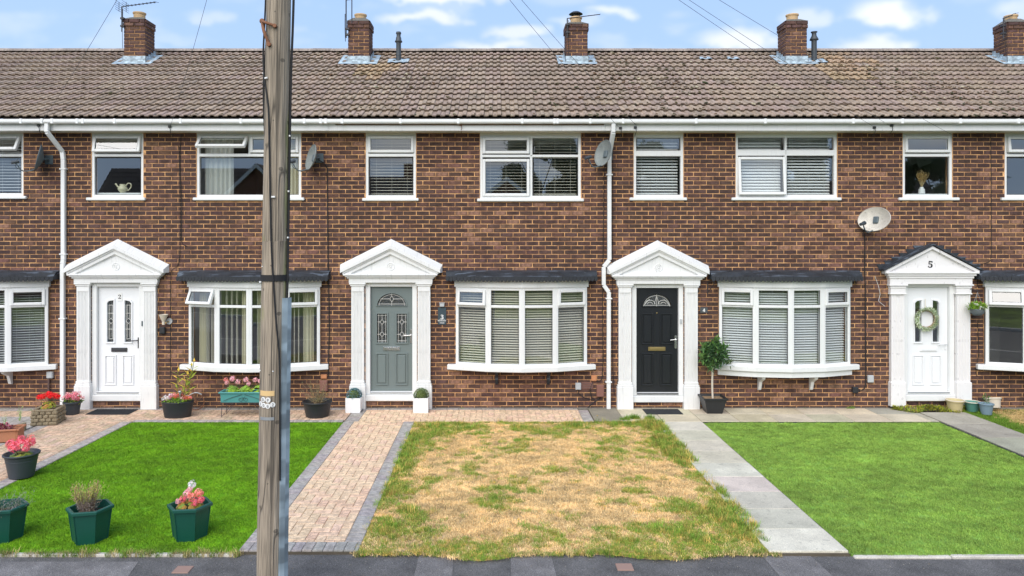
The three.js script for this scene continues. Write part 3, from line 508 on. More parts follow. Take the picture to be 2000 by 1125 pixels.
function buildHouse(i, spec) {
  const xl = BOUND[i], xr = BOUND[i + 1], R = rnd(500 + i), mid = (xl + xr) / 2;
  const h = thing('terraced_house', spec.label, 'house', [mid, 0, 0], 'terraced houses in the row');
  houses.push(h);
  const op = spec.fit ? spec.fit(h) : [];
  openings[i] = op;
  // wall: mortar body with openings, bricks laid on it
  const rect = (a, b, c, d) => [[a, c], [b, c], [b, d], [a, d]];
  const top = 4.84, holes = op.map(o => rect(o.x0 + .004, o.x1 - .004, o.y0 + .004, Math.min(o.y1, top - .006)));
  const wall = add(h, 'wall', ext(rect(xl, xr, -.12, top), .20, holes).translate(0, 0, -.208), M.mortar);
  const list = [];
  for (let k = -1; k * CH < top; k++) {
    const yc = (k + .5) * CH, off = (k & 1) ? 0 : .1125; if (yc + CH / 2 > top + .01) continue;
    let iv = [[xl - .3, xr + .3]];
    for (const o of op) if (yc > o.y0 - .012 && yc < o.y1 + .01) { const nx = []; for (const [a, b] of iv) { if (o.x1 <= a || o.x0 >= b) { nx.push([a, b]); continue; } if (o.x0 > a) nx.push([a, o.x0]); if (o.x1 < b) nx.push([o.x1, b]); } iv = nx; }
    for (let n = Math.floor((xl - .3) / BP); n * BP < xr + .3; n++) {
      const b0 = n * BP + off, b1 = b0 + BW, c = (b0 + b1) / 2; if (c < xl || c >= xr) continue;
      for (const [a, b] of iv) { const p = Math.max(b0, a + .006), q = Math.min(b1, b - .006); if (q - p < .03) continue; list.push({ x: (p + q) / 2, y: yc, w: q - p, full: q - p > BW - .001 }); }
    }
  }
  const cam = V(0, EYE, DIST), fulls = list.filter(b => b.full && b.x > -8.72 && b.x < 9.25).sort((a, b) => (a.x * a.x + (a.y - EYE) ** 2) - (b.x * b.x + (b.y - EYE) ** 2)).slice(0, spec.own ?? 235);
  const mine = new Set(fulls), rest = [];
  for (const b of list) {
    const dz = -.0015 + .004 * (R() - .5), dx = .003 * (R() - .5), dyy = .0025 * (R() - .5), rz = .008 * (R() - .5);
    if (mine.has(b)) { const m = mesh(wall, 'brick', pickBrick(b.x, b.y, R), M.brick); m.position.set(b.x + dx - mid, b.y + dyy, dz); m.rotation.z = rz; }
    else { const g = b.full ? pickBrick(b.x, b.y, R).clone() : brickGeo(b.w, BH, .03, R); rest.push(g.rotateZ(rz).translate(b.x + dx - mid, b.y + dyy, dz)); }
  }
  mesh(wall, 'bricks', mergeGeometries(rest), M.brick).userData.kind = 'stuff';
  add(h, 'base_fillet', ext([[0, 0], [.035, 0], [.012, .035], [0, .045]], xr - xl).rotateY(-Math.PI / 2).translate(xr, 0, 0), M.cement);
  // shell behind the front
  const side = [[.0, -.1], [0, 4.85], [-3.5, 6.98], [-7, 4.85], [-7, -.1]].map(([z, y]) => [-z, y]);
  const sw = x => ext(side.slice().reverse(), .05).rotateY(Math.PI / 2).translate(x, 0, 0).translate(0, 0, -.21);
  add(h, 'party_wall', [sw(xl + .002), sw(xr - .052)], M.interior);
  add(h, 'rear_wall', B(xl + .06, xr - .06, -.1, 4.85, -7.1, -6.95, 0), M.interior);
  const part = spec.part ?? xl + 1.75;
  add(h, 'room_partition', [B(xl + .055, xr - .055, .1, 4.84, -3.7, -3.62, 0), B(part - .04, part + .04, .12, 4.8, -3.61, -.215, 0)], M.interior);
  add(h, 'ceiling', [B(xl + .055, part - .042, 2.42, 2.5, -3.6, -.21, 0), B(part + .042, xr - .055, 2.42, 2.5, -3.6, -.21, 0), B(xl + .055, part - .042, 4.74, 4.80, -3.6, -.21, 0), B(part + .042, xr - .055, 4.74, 4.80, -3.6, -.21, 0)], M.ceilingPaint);
  add(h, 'room_floor', [B(xl + .055, xr - .055, .06, .12, -3.6, -.21, 0), B(xl + .055, part - .042, 2.5, 2.56, -3.6, -.21, 0), B(part + .042, xr - .055, 2.5, 2.56, -3.6, -.21, 0)], M.carpet);
  // roof: deck, tiles, ridge
  const deck = (z0, y0, z1, y1) => { const t = new TB(); t.quad(V(xl, y0, z0), V(xr, y0, z0), V(xr, y1, z1), V(xl, y1, z1)); return t.geo(false); };
  const e0 = onRoof(0, .02, -.012), e1 = onRoof(0, 14 * GAUGE, -.012);
  const roof = add(h, 'roof', [deck(e0.z, e0.y, e1.z, e1.y), deck(-7.36, e0.y, e1.z, e1.y + .002)], M.farTile);
  const n0 = Math.ceil((xl + .0001 - BOUND[0]) / TW - .5), lich = spec.lichen || [], hid = [];
  for (let r = 0; r < 14; r++) for (let n = n0; ; n++) {
    const x = BOUND[0] + (n + .5) * TW; if (x >= xr) break; if (x < xl) continue;
    const p = onRoof(x, r * GAUGE), near = lich.some(([lx, ls, rr]) => Math.hypot(x - lx, (r * GAUGE - ls) * .8) < rr * (.5 + R()));
    const set = near ? LICHEN : fbm(x * .6 + 40, r * .3 + 20, 256, 3, 15) > .58 ? OLDT : TILES;
    const sx = PX + x * F / (DIST - p.z), jx = .004 * (R() - .5), jz = .004 * (R() - .5), jr = .012 * (R() - .5), tg = set[Math.floor(R() * set.length)];
    if (sx < -18 || sx > 2018) { hid.push(tg.clone().rotateX(PITCH + jr).translate(p.x - mid + jx, p.y, p.z + jz)); continue; }
    const m = mesh(roof, 'roof_tile', tg, M.tile);
    m.position.set(p.x - mid + jx, p.y, p.z + jz); m.rotation.set(PITCH + jr, 0, 0);
  }
  if (hid.length) mesh(roof, 'roof_tiles', mergeGeometries(hid), M.tile).userData.kind = 'stuff';
  for (let x = xl + .2; x < xr; x += .3933) { const m = mesh(roof, 'ridge_tile', RIDGES[Math.floor(R() * 4)], M.tile); m.position.set(x - mid, RIDGE[0] + .035 + .006 * R(), RIDGE[1]); m.rotation.z = .012 * (R() - .5); }
  // moss and lichen lumps lodged on the tiles
  const ms = [], mc = [], dens = spec.moss || (() => .12);
  for (let k = 0; k < 2600; k++) {
    const x = mix(xl, xr, R()), r = Math.floor(R() * 14), s = r * GAUGE + (R() < .72 ? .012 + .05 * R() : GAUGE * R()); if (R() > dens(x, s)) continue;
    const ph = ((x - BOUND[0]) / (TW / 2)) % 1, hh = ph > .5 ? .022 : .002, q = onRoof(x, s, .050 - .046 * ((s % GAUGE) / GAUGE) + hh), sz = .010 + .024 * R() * R();
    ms.push(new THREE.Matrix4().compose(V(q.x - mid, q.y, q.z), new THREE.Quaternion().setFromEuler(new THREE.Euler(PITCH, R() * 6, 0)), V(sz * (1.2 + 1.2 * R()), sz * .55, sz)));
    const pale = R() < .12; mc.push(pale ? L(.42, .38, .26) : R() < .25 ? L(.12, .07, .035) : L(.045 + .03 * R(), .038 + .02 * R(), .022));
  }
  if (ms.length > 8) { const im = new THREE.InstancedMesh(MOSSG, M.moss, ms.length); im.name = 'moss'; ms.forEach((m, k) => { im.setMatrixAt(k, m); im.setColorAt(k, mc[k]); }); im.castShadow = im.receiveShadow = true; im.userData.kind = 'stuff'; roof.add(im); }
  // eaves: soffit, fascia, gutter with joints
  add(h, 'soffit', B(xl, xr, 4.838, 4.85, -.02, .268, 0), M.upvcCream);
  add(h, 'fascia', B(xl + (i ? .002 : 0), xr, 4.832, 5.005, .268, .284, .003), M.upvc);
  const gs = new THREE.Shape(); gs.moveTo(.288, 5.015); gs.lineTo(.288, 4.965); gs.quadraticCurveTo(.292, 4.945, .312, 4.943); gs.lineTo(.365, 4.943); gs.quadraticCurveTo(.388, 4.947, .392, 4.975); gs.lineTo(.392, 5.015); gs.lineTo(.386, 5.015); gs.lineTo(.384, 4.978); gs.quadraticCurveTo(.38, 4.955, .362, 4.951); gs.lineTo(.315, 4.951); gs.quadraticCurveTo(.298, 4.954, .296, 4.968); gs.lineTo(.296, 5.015);
  const gut = add(h, 'gutter', ext(gs, xr - xl).rotateY(-Math.PI / 2).translate(xr, 0, 0), M.upvc);
  if (spec.grime) add(gut, 'gutter_grime', B(Math.max(xl, X(spec.grime[0], .3)), Math.min(xr, X(spec.grime[1], .3)), 4.925, 4.9425, .2845, .30, .003), M.grime);
  for (const px of spec.joints || []) add(gut, 'gutter_bracket', [B(X(px, .39) - .022, X(px, .39) + .022, 4.938, 5.022, .286, .398, .004)], M.upvc);
  return h;
}
// the houses, left to right along the row
const T = { sash: 1 };
const small = (a, b, open = 0) => ({ lights: [[a + 6, b - 6, 267, 297, { sash: 1, open }], [a + 7, b - 7, 308, 381]], bars: [[a + 5, b - 5, 300, 306]] });
const DX = [0, -6.56, -1.793, 2.85, 7.575], BX = [-8.89, -4.165, .475, 5.05, 9.68];
const specs = [
  { label: 'brick terraced house with open top vent and blinds, left of the number 2 door', part: -10.3, own: 120, moss: x => .03, joints: [40],
    fit: h => [upstairs(h, -152, 47, 262, 383, { lights: [[-146, -56, 268, 297, { sash: 1, open: .05 }], [-50, 40, 268, 297, { sash: 1, open: .5 }], [-145, -56, 308, 376], [-50, 40, 308, 376]], bars: [[-147, 42, 300, 306], [-55, -51, 265, 380]] }, [-158, 53]), bowWindow(h, BX[0], {}, { bracket: M.upvc })] },
  { label: 'brick terraced house with white number 2 door, open vents and a jug upstairs', part: -5.35, moss: (x, s) => .04 + .1 * sstep(-5, -3.5, x), joints: [81, 101, 150, 161, 223, 352, 470],
    fit: h => [upstairs(h, 179, 281, 262, 386, small(179, 281, .22), [170, 285]), upstairs(h, 384, 589, 262, 386, { lights: [[391, 484, 268, 297, { sash: 1, open: .78 }], [490, 582, 268, 297, T], [391, 582, 308, 380]], bars: [[389, 584, 300, 306], [485, 489, 265, 302]] }, [378, 595]), bowWindow(h, BX[1], { 0: .42 }), doorway(h, DX[1], 0, 'white')], pedi: [DX[1], 0, 'plaster'] },
  { label: 'brick terraced house with grey front door and slatted blinds in every window', part: -.6, grime: [655, 1180], lichen: [[-2.9, 3.2, .8]], moss: (x, s) => .06 + .42 * sstep(1.6, .2, Math.hypot((x + 2.2) * .8, (s - 2) * .9)) + .12 * sstep(1.6, .4, s), joints: [594, 626, 636, 668, 782, 895],
    fit: h => [upstairs(h, 714, 813, 264, 387, small(714, 813), [708, 818]), upstairs(h, 937, 1135, 264, 388, { lights: [[944, 1033, 270, 299, T], [1042, 1129, 269, 298], [944, 1033, 312, 382, T], [1042, 1129, 309, 383]], bars: [[942, 1130, 302, 307], [1035, 1040, 267, 386]] }, [932, 1140]), bowWindow(h, BX[2], { 0: .10 }, { bracket: M.leadBlack }), doorway(h, DX[2], 0, 'grey')], pedi: [DX[2], 0, 'plaster'] },
  { label: 'brick terraced house with black front door and closed white blinds', part: 4.1, moss: (x, s) => .10 + .5 * sstep(1.9, .3, Math.hypot((x - 2.7) * .8, (s - 1.9) * .8)), joints: [1020, 1083, 1089, 1153, 1217, 1360, 1495],
    fit: h => [upstairs(h, 1237, 1335, 263, 386, { lights: [[1244, 1328, 270, 291], [1244, 1328, 308, 380]], bars: [[1242, 1330, 294, 305]] }, [1229, 1341]), upstairs(h, 1436, 1635, 263, 386, { lights: [[1442, 1528, 269, 290], [1540, 1627, 269, 290], [1442, 1532, 308, 380, { sash: 1, open: .09 }], [1538, 1627, 308, 380]], bars: [[1440, 1630, 293, 304], [1533, 1537, 266, 385]] }, [1428, 1642]), bowWindow(h, BX[3], {}, { apron: 1, bracket: M.upvc }), doorway(h, DX[3], -.022, 'black')], pedi: [DX[3], -.022, 'plaster'] },
  { label: 'brick terraced house with number 5 gable over a wreathed white door', part: 8.75, lichen: [[6.75, 3.25, .9], [7.2, 2.9, .6]], moss: (x, s) => .06 + .62 * sstep(1.7, .3, Math.hypot((x - 8.0 - (2.2 - s) * .55) * .85, (s - 1.9) * .62)), joints: [1667, 1763, 1876, 1990],
    fit: h => [upstairs(h, 1762, 1860, 262, 386, small(1762, 1860, .04), [1754, 1872]), upstairs(h, 1961, 2165, 262, 386, { lights: [[1968, 2058, 268, 297, { sash: 1, open: .12 }], [2066, 2158, 268, 297, T], [1968, 2058, 308, 380], [2066, 2158, 308, 380]], bars: [[1966, 2160, 300, 306], [2060, 2064, 265, 382]] }, [1954, 2172]), bowWindow(h, BX[4], { 0: .16 }), doorway(h, DX[4], 0, 'wreath')], hood: [DX[4], 0, 'plasterWorn'] },
  { label: 'brick terraced house beyond the number 5 house', own: 0, moss: () => .04 },
];
specs.forEach((s, i) => { const h = buildHouse(i, s); if (s.pedi) pediment(h, s.pedi[0], s.pedi[1], M[s.pedi[2]]); if (s.hood) gableHood(h, s.hood[0], s.hood[1], M[s.hood[2]]); });
const CZ = -2.64, chX = p => (p - PX) * sc(CZ), RCH = rnd(31);
const CH1 = chX(262.5), CH2 = chX(700.5), CH3 = chX(1127), CH4 = chX(1555.5), CH5 = chX(1989);
chimney(houses[1], CH1, 7.60, RCH, 0); chimney(houses[2], CH2, 7.56, RCH, 1); chimney(houses[3], CH3, 7.50, RCH, 0); chimney(houses[4], CH4, 7.56, RCH, 0); chimney(houses[5], CH5, 7.54, RCH, 1);
// rain cowl on the chimney between 3 and 4
{ const c = houses[3].children.find(o => o.name === 'chimney'); const zc = -2.865, y = 7.70; add(c, 'rain_cowl', [lathe([[.001, .105], [.08, .095], [.135, .06], [.148, .045], [.13, .05], [.07, .078], [.001, .086]], 24).translate(CH3, y + .02, zc), ...[0, 1, 2, 3].map(k => bar(V(CH3 + .09 * Math.cos(k * 1.57 + .5), y - .02, zc + .09 * Math.sin(k * 1.57 + .5)), V(CH3 + .08 * Math.cos(k * 1.57 + .5), y + .09, zc + .08 * Math.sin(k * 1.57 + .5)), .007, 5))], M.metalDark); }
// boiler flues through the roof
function flue(house, px, style) {
  const z = -2.75, x = (px - PX) * sc(z), s = (EAVE[1] - z) / Math.cos(PITCH), y = onRoof(x, s).y, f = add(house, 'flue', lathe(style ? [[.055, -.1], [.055, .46], [.09, .47], [.088, .485], [.05, .56], [.045, .61], [.066, .63], [.066, .645], [.05, .645]] : [[.055, -.1], [.055, .14], [.06, .14], [.06, .155], [.052, .16], [.052, .42], [.078, .425], [.078, .45], [.062, .46], [.055, .52], [.044, .54], [.044, .59], [.056, .60], [.056, .615], [.05, .64], [.01, .645]], 20).translate(x, y + .02, z), M.greyPlastic);
  const t = new TB(), p = (dx, ds) => onRoof(x + dx, s + ds, .064 + .006 * Math.sin(dx * 40)); for (let k = 0; k < 8; k++) { const a = -.22 + k * .055; t.quad(p(a, -.15), p(a + .055, -.15), p(a + .055, .12), p(a, .12)); } add(f, 'lead_flashing', t.geo(false), M.lead);
}
flue(houses[2], 778.5, 0); flue(houses[4], 1590, 1);
// two clear tiles and a bright ridge patch
for (const px of [1378, 1432]) { const x = (px - PX) * sc(-2.9), t = new TB(), s = 3.66; for (let k = 0; k < 6; k++) { const a = x - .13 + k * .043; t.quad(onRoof(a, s, .062 + .01 * Math.sin(k * 1.6)), onRoof(a + .043, s, .062 + .01 * Math.sin((k + 1) * 1.6)), onRoof(a + .043, s + .22, .05), onRoof(a, s + .22, .05)); } add(houses[3].children.find(o => o.name === 'roof'), 'lead_patch', t.geo(false), M.lead); }

// downpipes: part of the house they drain
function downpipe(house, pts, clips) { const g = []; for (let k = 0; k + 1 < pts.length; k++) g.push(sqbar(V(...pts[k]), V(...pts[k + 1]), .068, .066)); const p = add(house, 'downpipe', g, M.upvc); for (const [x, y] of clips) add(p, 'pipe_clip', B(x - .055, x + .055, y - .012, y + .012, 0, .088, .004), M.upvc); return p; }
{ const z = .048; downpipe(houses[1], [[X(92, .34), 4.96, .34], [X(92, .34), 4.80, .34], [X(122, z) , 4.50, z], [X(124, z), 4.36, z], [X(124, z), 2.62, z], [X(122.5, z), 2.55, z], [X(122.5, z), .05, z]], [[X(124, z), 4.2], [X(124, z), 2.72], [X(122.5, z), 1.6]]);
  downpipe(houses[3], [[X(1198, .34), 4.98, .34], [X(1198, .34), 4.80, .32], [X(1190, z) , 4.45, z], [X(1190, z), 2.62, z], [X(1179, z), 2.50, z], [X(1179, z), 2.18, z], [X(1189, z), 2.06, z], [X(1188.5, z), .02, z]], [[X(1190, z), 4.1], [X(1189, z), 1.95], [X(1188.5, z), .5]]); }
// ---------------------------------------------------------------- ground, paths, lawns
const ZL0 = .97, ZL1 = 5.90;                                          // lawns run from the house strip to the pavement
struct('ground', [B(-130, 130, -.5, -.14, -60, 130, 0)], M.field);
struct('road', [B(-130, 130, -.3, -.105, 8.6, 14.6, 0)], M.tarmac);
struct('kerb', [B(-130, 130, -.3, .0, 8.45, 8.6, .02), B(-130, 130, -.3, .0, 14.6, 14.75, .02)], M.kerb);
// pavement laid in strips of older and newer tarmac
{
  const cuts = [-60, X(720, 0) * 0 - 1.02, -.46, -.10, .72, 4.2, 60], R = rnd(5), z0 = ZL1 + .06;
  const strips = [[-60, -1.10, 0], [-1.10, -.72, 0], [-.72, -.30, 1], [-.30, .14, 0], [.14, .62, 1], [.62, 2.55, 0], [2.55, 3.1, 1], [3.1, 6.0, 0], [6.0, 60, 0]];
  const p = struct('pavement', [B(-60, 60, -.3, -.006, ZL1 - .12, 8.45, 0)], M.tarmac);
  for (const [a, b, o] of strips) if (o) { const s = .06 * (R() - .5), t = new TB(); t.quad(V(a, -.002, 8.44), V(b, -.002, 8.44), V(b + s - .1, -.002, z0 - .16), V(a + s, -.002, z0 - .16)); add(p, 'tarmac_patch', t.geo(false), M.tarmacOld); }
  { const t = new TB(); t.quad(V(-60, -.003, 8.44), V(-2.9, -.003, 8.44), V(-3.3, -.003, 6.06), V(-60, -.003, 6.06)); add(p, 'tarmac_patch', t.geo(false), M.tarmacOld); }
  // iron stop-tap covers
  for (const [px, py] of [[1220, 1107], [357, 1112]]) { const c = G(px, py); solo('stopcock_cover', px > 500 ? 'rusty square water cover set in the pavement before the dry lawn' : 'rusty square water cover set in the pavement before the green planters', 'cover', [B(c.x - .075, c.x + .075, -.03, .003, c.z - .07, c.z + .07, .004)], M.coverIron); }
  const R2 = rnd(6), tb = new TB(); for (let k = 0; k < 900; k++) { const x = mix(-7, 8, R2()), z = mix(5.95, 6.9, Math.pow(R2(), 2.2)), s = .003 + .008 * R2(), a = R2() * 6, y = .0015; tb.tri(V(x, y, z), V(x + s * Math.cos(a), y + .002, z + s * Math.sin(a)), V(x + s * Math.cos(a + 1.4), y + .001, z + s * Math.sin(a + 1.4)), R2() < .5 ? [.45, .4, .3] : [.3, .22, .1]); }
  const g = mesh(scene, 'litter', tb.geo(), M.blade); g.userData = { kind: 'stuff', label: 'dry grass clippings and grit scattered along the pavement edge', category: 'litter' };
}
struct('garden_ground', [B(-60, 60, -.3, -.004, -.19, ZL1 - .12, 0)], M.soil);
// pavers
function paverGeo(w, d, R, tone) { const q = .90 + .2 * R(), c = tone.map(v => v * q * (.96 + .08 * R())), g = cbox(w, .05, d, .005), n = g.attributes.position.count, a = new Float32Array(n * 3); for (let i = 0; i < n; i++) { const m = .95 + .1 * R(); a[3 * i] = c[0] * m; a[3 * i + 1] = c[1] * m; a[3 * i + 2] = c[2] * m; } g.setAttribute('color', new THREE.BufferAttribute(a, 3)); boxUV(g); const u = g.attributes.uv, ou = R() * 9, ov = R() * 9; for (let i = 0; i < u.count; i++) u.setXY(i, u.getX(i) + ou, u.getY(i) + ov); return g; }
const PEACH = [.68, .50, .345], TAN = [.54, .395, .285], GREY = [.37, .345, .325], BUFF = [.56, .52, .44], PALE = [.60, .59, .565], DARKS = [.38, .38, .36];
const cache = {};
function paver(parent, x0, x1, z0, z1, tone, R, top = .036, gap = .004) {
  const w = x1 - x0 - gap, d = z1 - z0 - gap; if (w < .02 || d < .02) return;
  const key = [w.toFixed(3), d.toFixed(3), tone].join(), pool = cache[key] ??= [], g = pool.length < 10 ? (pool[pool.length] = paverGeo(w, d, R, tone)) : pool[Math.floor(R() * pool.length)];
  const m = mesh(parent, 'paver', g, M.paver); m.position.set((x0 + x1) / 2, top - .025 + .003 * (R() - .5), (z0 + z1) / 2); m.rotation.set(.006 * (R() - .5), 0, .006 * (R() - .5)); return m;
}
function herring(parent, x0, x1, z0, z1, tone, R, u = .1) {           // 90 degree herringbone clipped to the field
  const c = (v, a, b) => Math.min(b, Math.max(a, v));
  const nx = Math.ceil((x1 - x0) / u) + 4, nz = Math.ceil((z1 - z0) / u) + 4;
  for (let j = -4; j < nz; j++) for (let i = -4; i < nx; i++) {
    const k = (((i - j) % 4) + 4) % 4;
    if (k === 0) { const a = c(x0 + i * u, x0, x1), b = c(x0 + (i + 2) * u, x0, x1), e = c(z0 + j * u, z0, z1), f = c(z0 + (j + 1) * u, z0, z1); if (b - a > .02 && f - e > .02) paver(parent, a, b, e, f, tone, R); }
    if (k === 3) { const a = c(x0 + i * u, x0, x1), b = c(x0 + (i + 1) * u, x0, x1), e = c(z0 + (j - 0) * u, z0, z1), f = c(z0 + (j + 2) * u, z0, z1); if (b - a > .02 && f - e > .02) paver(parent, a, b, e, f, tone, R); }
  }
}
function headers(parent, x0, x1, z0, z1, along, tone, R, u = .1) { if (along === 'z') for (let z = z0; z < z1 - .02; z += u) paver(parent, x0, x1, z, Math.min(z + u, z1), tone, R); else for (let x = x0; x < x1 - .02; x += u) paver(parent, x, Math.min(x + u, x1), z0, z1, tone, R); }
function bed(name, x0, x1, z0, z1) { return struct(name, [B(x0, x1, -.02, .020, z0, z1, 0)], M.joint); }
{
  const R = rnd(301);
  // grey-edged peach path to the grey door
  let p = bed('block_path', -2.43, -1.29, ZL0 - .02, ZL1); headers(p, -2.43, -2.26, ZL0 - .02, ZL1 - .2, 'z', GREY, R, .113); headers(p, -1.46, -1.29, ZL0 - .02, ZL1 - .2, 'z', GREY, R, .113); herring(p, -2.26, -1.46, ZL0 - .02, ZL1 - .2, PEACH, R); headers(p, -2.43, -1.29, ZL1 - .2, ZL1, 'x', GREY, R);
  p = bed('block_strip', -2.42, 1.62, .01, ZL0 - .024); headers(p, -2.42, 1.45, .02, .13, 'x', GREY, R, .2); herring(p, -2.20, 1.45, .13, ZL0 - .03, PEACH, R); headers(p, -2.42, -2.20, .13, ZL0 - .03, 'z', GREY, R); headers(p, 1.45, 1.62, .13, ZL0 - .03, 'z', GREY, R);
  // number 2: tan path and strip
  p = bed('block_path', -7.22, -5.85, ZL0 - .02, ZL1); headers(p, -6.02, -5.85, ZL0 - .02, 4.25, 'z', GREY, R); headers(p, -7.22, -7.05, ZL0 - .02, 3.0, 'z', GREY, R); herring(p, -7.05, -6.02, ZL0 - .02, 4.0, TAN, R);
  p = bed('block_strip', -7.22, -2.424, .01, ZL0 - .024); headers(p, -7.22, -2.43, .02, .13, 'x', GREY, R, .2); herring(p, -7.22, -2.43, .13, ZL0 - .14, TAN, R); headers(p, -5.85, -2.43, ZL0 - .135, ZL0 - .03, 'x', GREY, R, .2); headers(p, -7.22, -5.85, ZL0 - .135, ZL0 - .03, 'x', TAN, R, .2);
  // house 1 side: grey sett yard
  p = bed('block_yard', -9.6, -7.24, .01, 3.4); headers(p, -9.6, -7.26, .02, .22, 'x', GREY, R, .2); for (let z = .22; z < .62; z += .2) headers(p, -9.6, -7.26, z, z + .2, 'x', TAN, R, .1); for (let z = .62; z < 3.3; z += .2) headers(p, -9.6, -7.26, z, z + .2, 'x', GREY, R, .2);
  // slabs at number 4 and 5
  const slab = (parent, x0, x1, z0, z1, tone) => { const g = paverGeo(x1 - x0 - .008, z1 - z0 - .008, R, tone), m = mesh(parent, 'paving_slab', g, M.slab); m.position.set((x0 + x1) / 2, .012 + .004 * (R() - .5), (z0 + z1) / 2); m.rotation.set(.006 * (R() - .5), 0, .006 * (R() - .5)); };
  p = bed('slab_path', 2.60, 3.36, ZL0 - .02, ZL1 + .04); for (let k = 0; k < 9; k++) { const z = ZL0 - .02 + k * .553; slab(p, 2.60, 3.36, z, Math.min(z + .553, ZL1 + .04), PALE); }
  p = bed('slab_strip', 1.63, 7.22, .01, ZL0 - .024); slab(p, 1.63, 2.12, .02, ZL0 - .03, [.27, .25, .22]); let x = 2.12; for (let k = 0; x < 7.1; k++) { const w = .62; slab(p, x, Math.min(x + w, 7.21), .02, .45, k > 6 ? DARKS : BUFF); slab(p, x, Math.min(x + w, 7.21), .45, ZL0 - .03, k > 7 ? DARKS : BUFF); x += w; }
  p = bed('slab_path', 7.235, 8.02, .30, ZL1 + .04); for (let k = 0; k < 7; k++) { const z = .31 + k * .8; slab(p, 7.235, 8.02, z, Math.min(z + .8, ZL1 + .03), DARKS); }
}
// concrete edging along the pavement
{ const R = rnd(44); let k = struct('edging', [B(-9.5, -2.45, -.1, .018, ZL1 + .0, ZL1 + .055, .008)], M.kerb); for (let x = 3.38; x < 9; x += .915) add(k, 'edging_stone', B(x, x + .91, -.1, .022 - .008 * R(), ZL1 + .045, ZL1 + .10, .01), M.kerb); }
// lawns
function blades(seed, hMin, hMax, n, spread, w) { const R = rnd(seed), t = new TB(); for (let k = 0; k < n; k++) { const a = R() * 6.283, r = spread * Math.sqrt(R()), x = Math.cos(a) * r, z = Math.sin(a) * r, h = mix(hMin, hMax, R()), l = (R() * .9 + .25) * h, b = R() * 6.283, dx = Math.cos(b), dz = Math.sin(b), bx = -dz * w, bz = dx * w, m = .75 + .5 * R(), c = [m, m, m * .9]; const p0 = V(x - bx, 0, z - bz), p1 = V(x + bx, 0, z + bz), q0 = V(x - bx * .8 + dx * l * .35, h * .6, z - bz * .8 + dz * l * .35), q1 = V(x + bx * .8 + dx * l * .35, h * .6, z + bz * .8 + dz * l * .35), tip = V(x + dx * l, h, z + dz * l); t.quad(p0, p1, q1, q0, c); t.tri(q0, q1, tip, c); } return t.geo(); }
const TURF = blades(21, .010, .021, 26, .042, .0017), TUFT = blades(22, .012, .034, 24, .042, .0019), LONG = blades(23, .03, .085, 18, .035, .002), STRAW = blades(24, .004, .020, 24, .05, .0021);
function sow(parent, name, geo, list) { const im = new THREE.InstancedMesh(geo, M.blade, list.length), q = new THREE.Quaternion(), e = new THREE.Euler(); list.forEach((b, k) => { q.setFromEuler(e.set(0, b.a, 0)); im.setMatrixAt(k, new THREE.Matrix4().compose(V(b.x, b.y, b.z), q, V(b.s, b.s * (b.h || 1), b.s))); im.setColorAt(k, b.c); }); im.name = name; im.castShadow = im.receiveShadow = true; im.userData.kind = 'stuff'; parent.add(im); return im; }
function lawnTex(x0, x1, z0, z1, fn, w = 512, h = 768) { const t = tex(w, h, (u, v) => fn(mix(x0, x1, u), mix(z0, z1, v)).map(c => Math.pow(clamp(c), 1 / 2.2)), true, true); t.repeat.set(1 / (x1 - x0), 1 / (z1 - z0)); t.offset.set(-x0 / (x1 - x0), -z0 / (z1 - z0)); return t; }
function turf(name, x0, x1, z0, z1, tone, seed, count) {
  const R = rnd(seed), f = (x, z) => { const a = fbm(x * 1.2 + 30, z * 2.4 + 30, 256, 3, seed), b = fbm(x * 7 + 30, z * 12 + 30, 256, 3, seed + 1); return .74 + .34 * (a - .5) + .5 * (b - .5); };
  const m = std(name, L(1, 1, 1), .95, { map: lawnTex(x0, x1, z0, z1, (x, z) => { const k = f(x, z) * (.8 + .4 * R()); return tone.map(v => v * k); }) });
  const s = struct(name, [B(x0, x1, -.03, .016, z0, z1, 0)], m), list = [];
  for (let k = 0; k < count; k++) { const x = mix(x0, x1, R()), z = mix(z0, z1, R()), q = f(x, z) * (.85 + .5 * R()), y = R() * .25; list.push({ x, y: .014, z, a: R() * 6.28, s: .8 + .5 * R(), c: L(tone[0] * q * (1 + y), tone[1] * q, tone[2] * q) }); }
  sow(s, 'grass', TURF, list); return s;
}
turf('lawn', -5.85, -2.43, ZL0, ZL1, [.175, .43, .004], 601, 24000);
turf('lawn', 3.37, 7.19, ZL0, ZL1 + .04, [.28, .50, .085], 602, 27000);
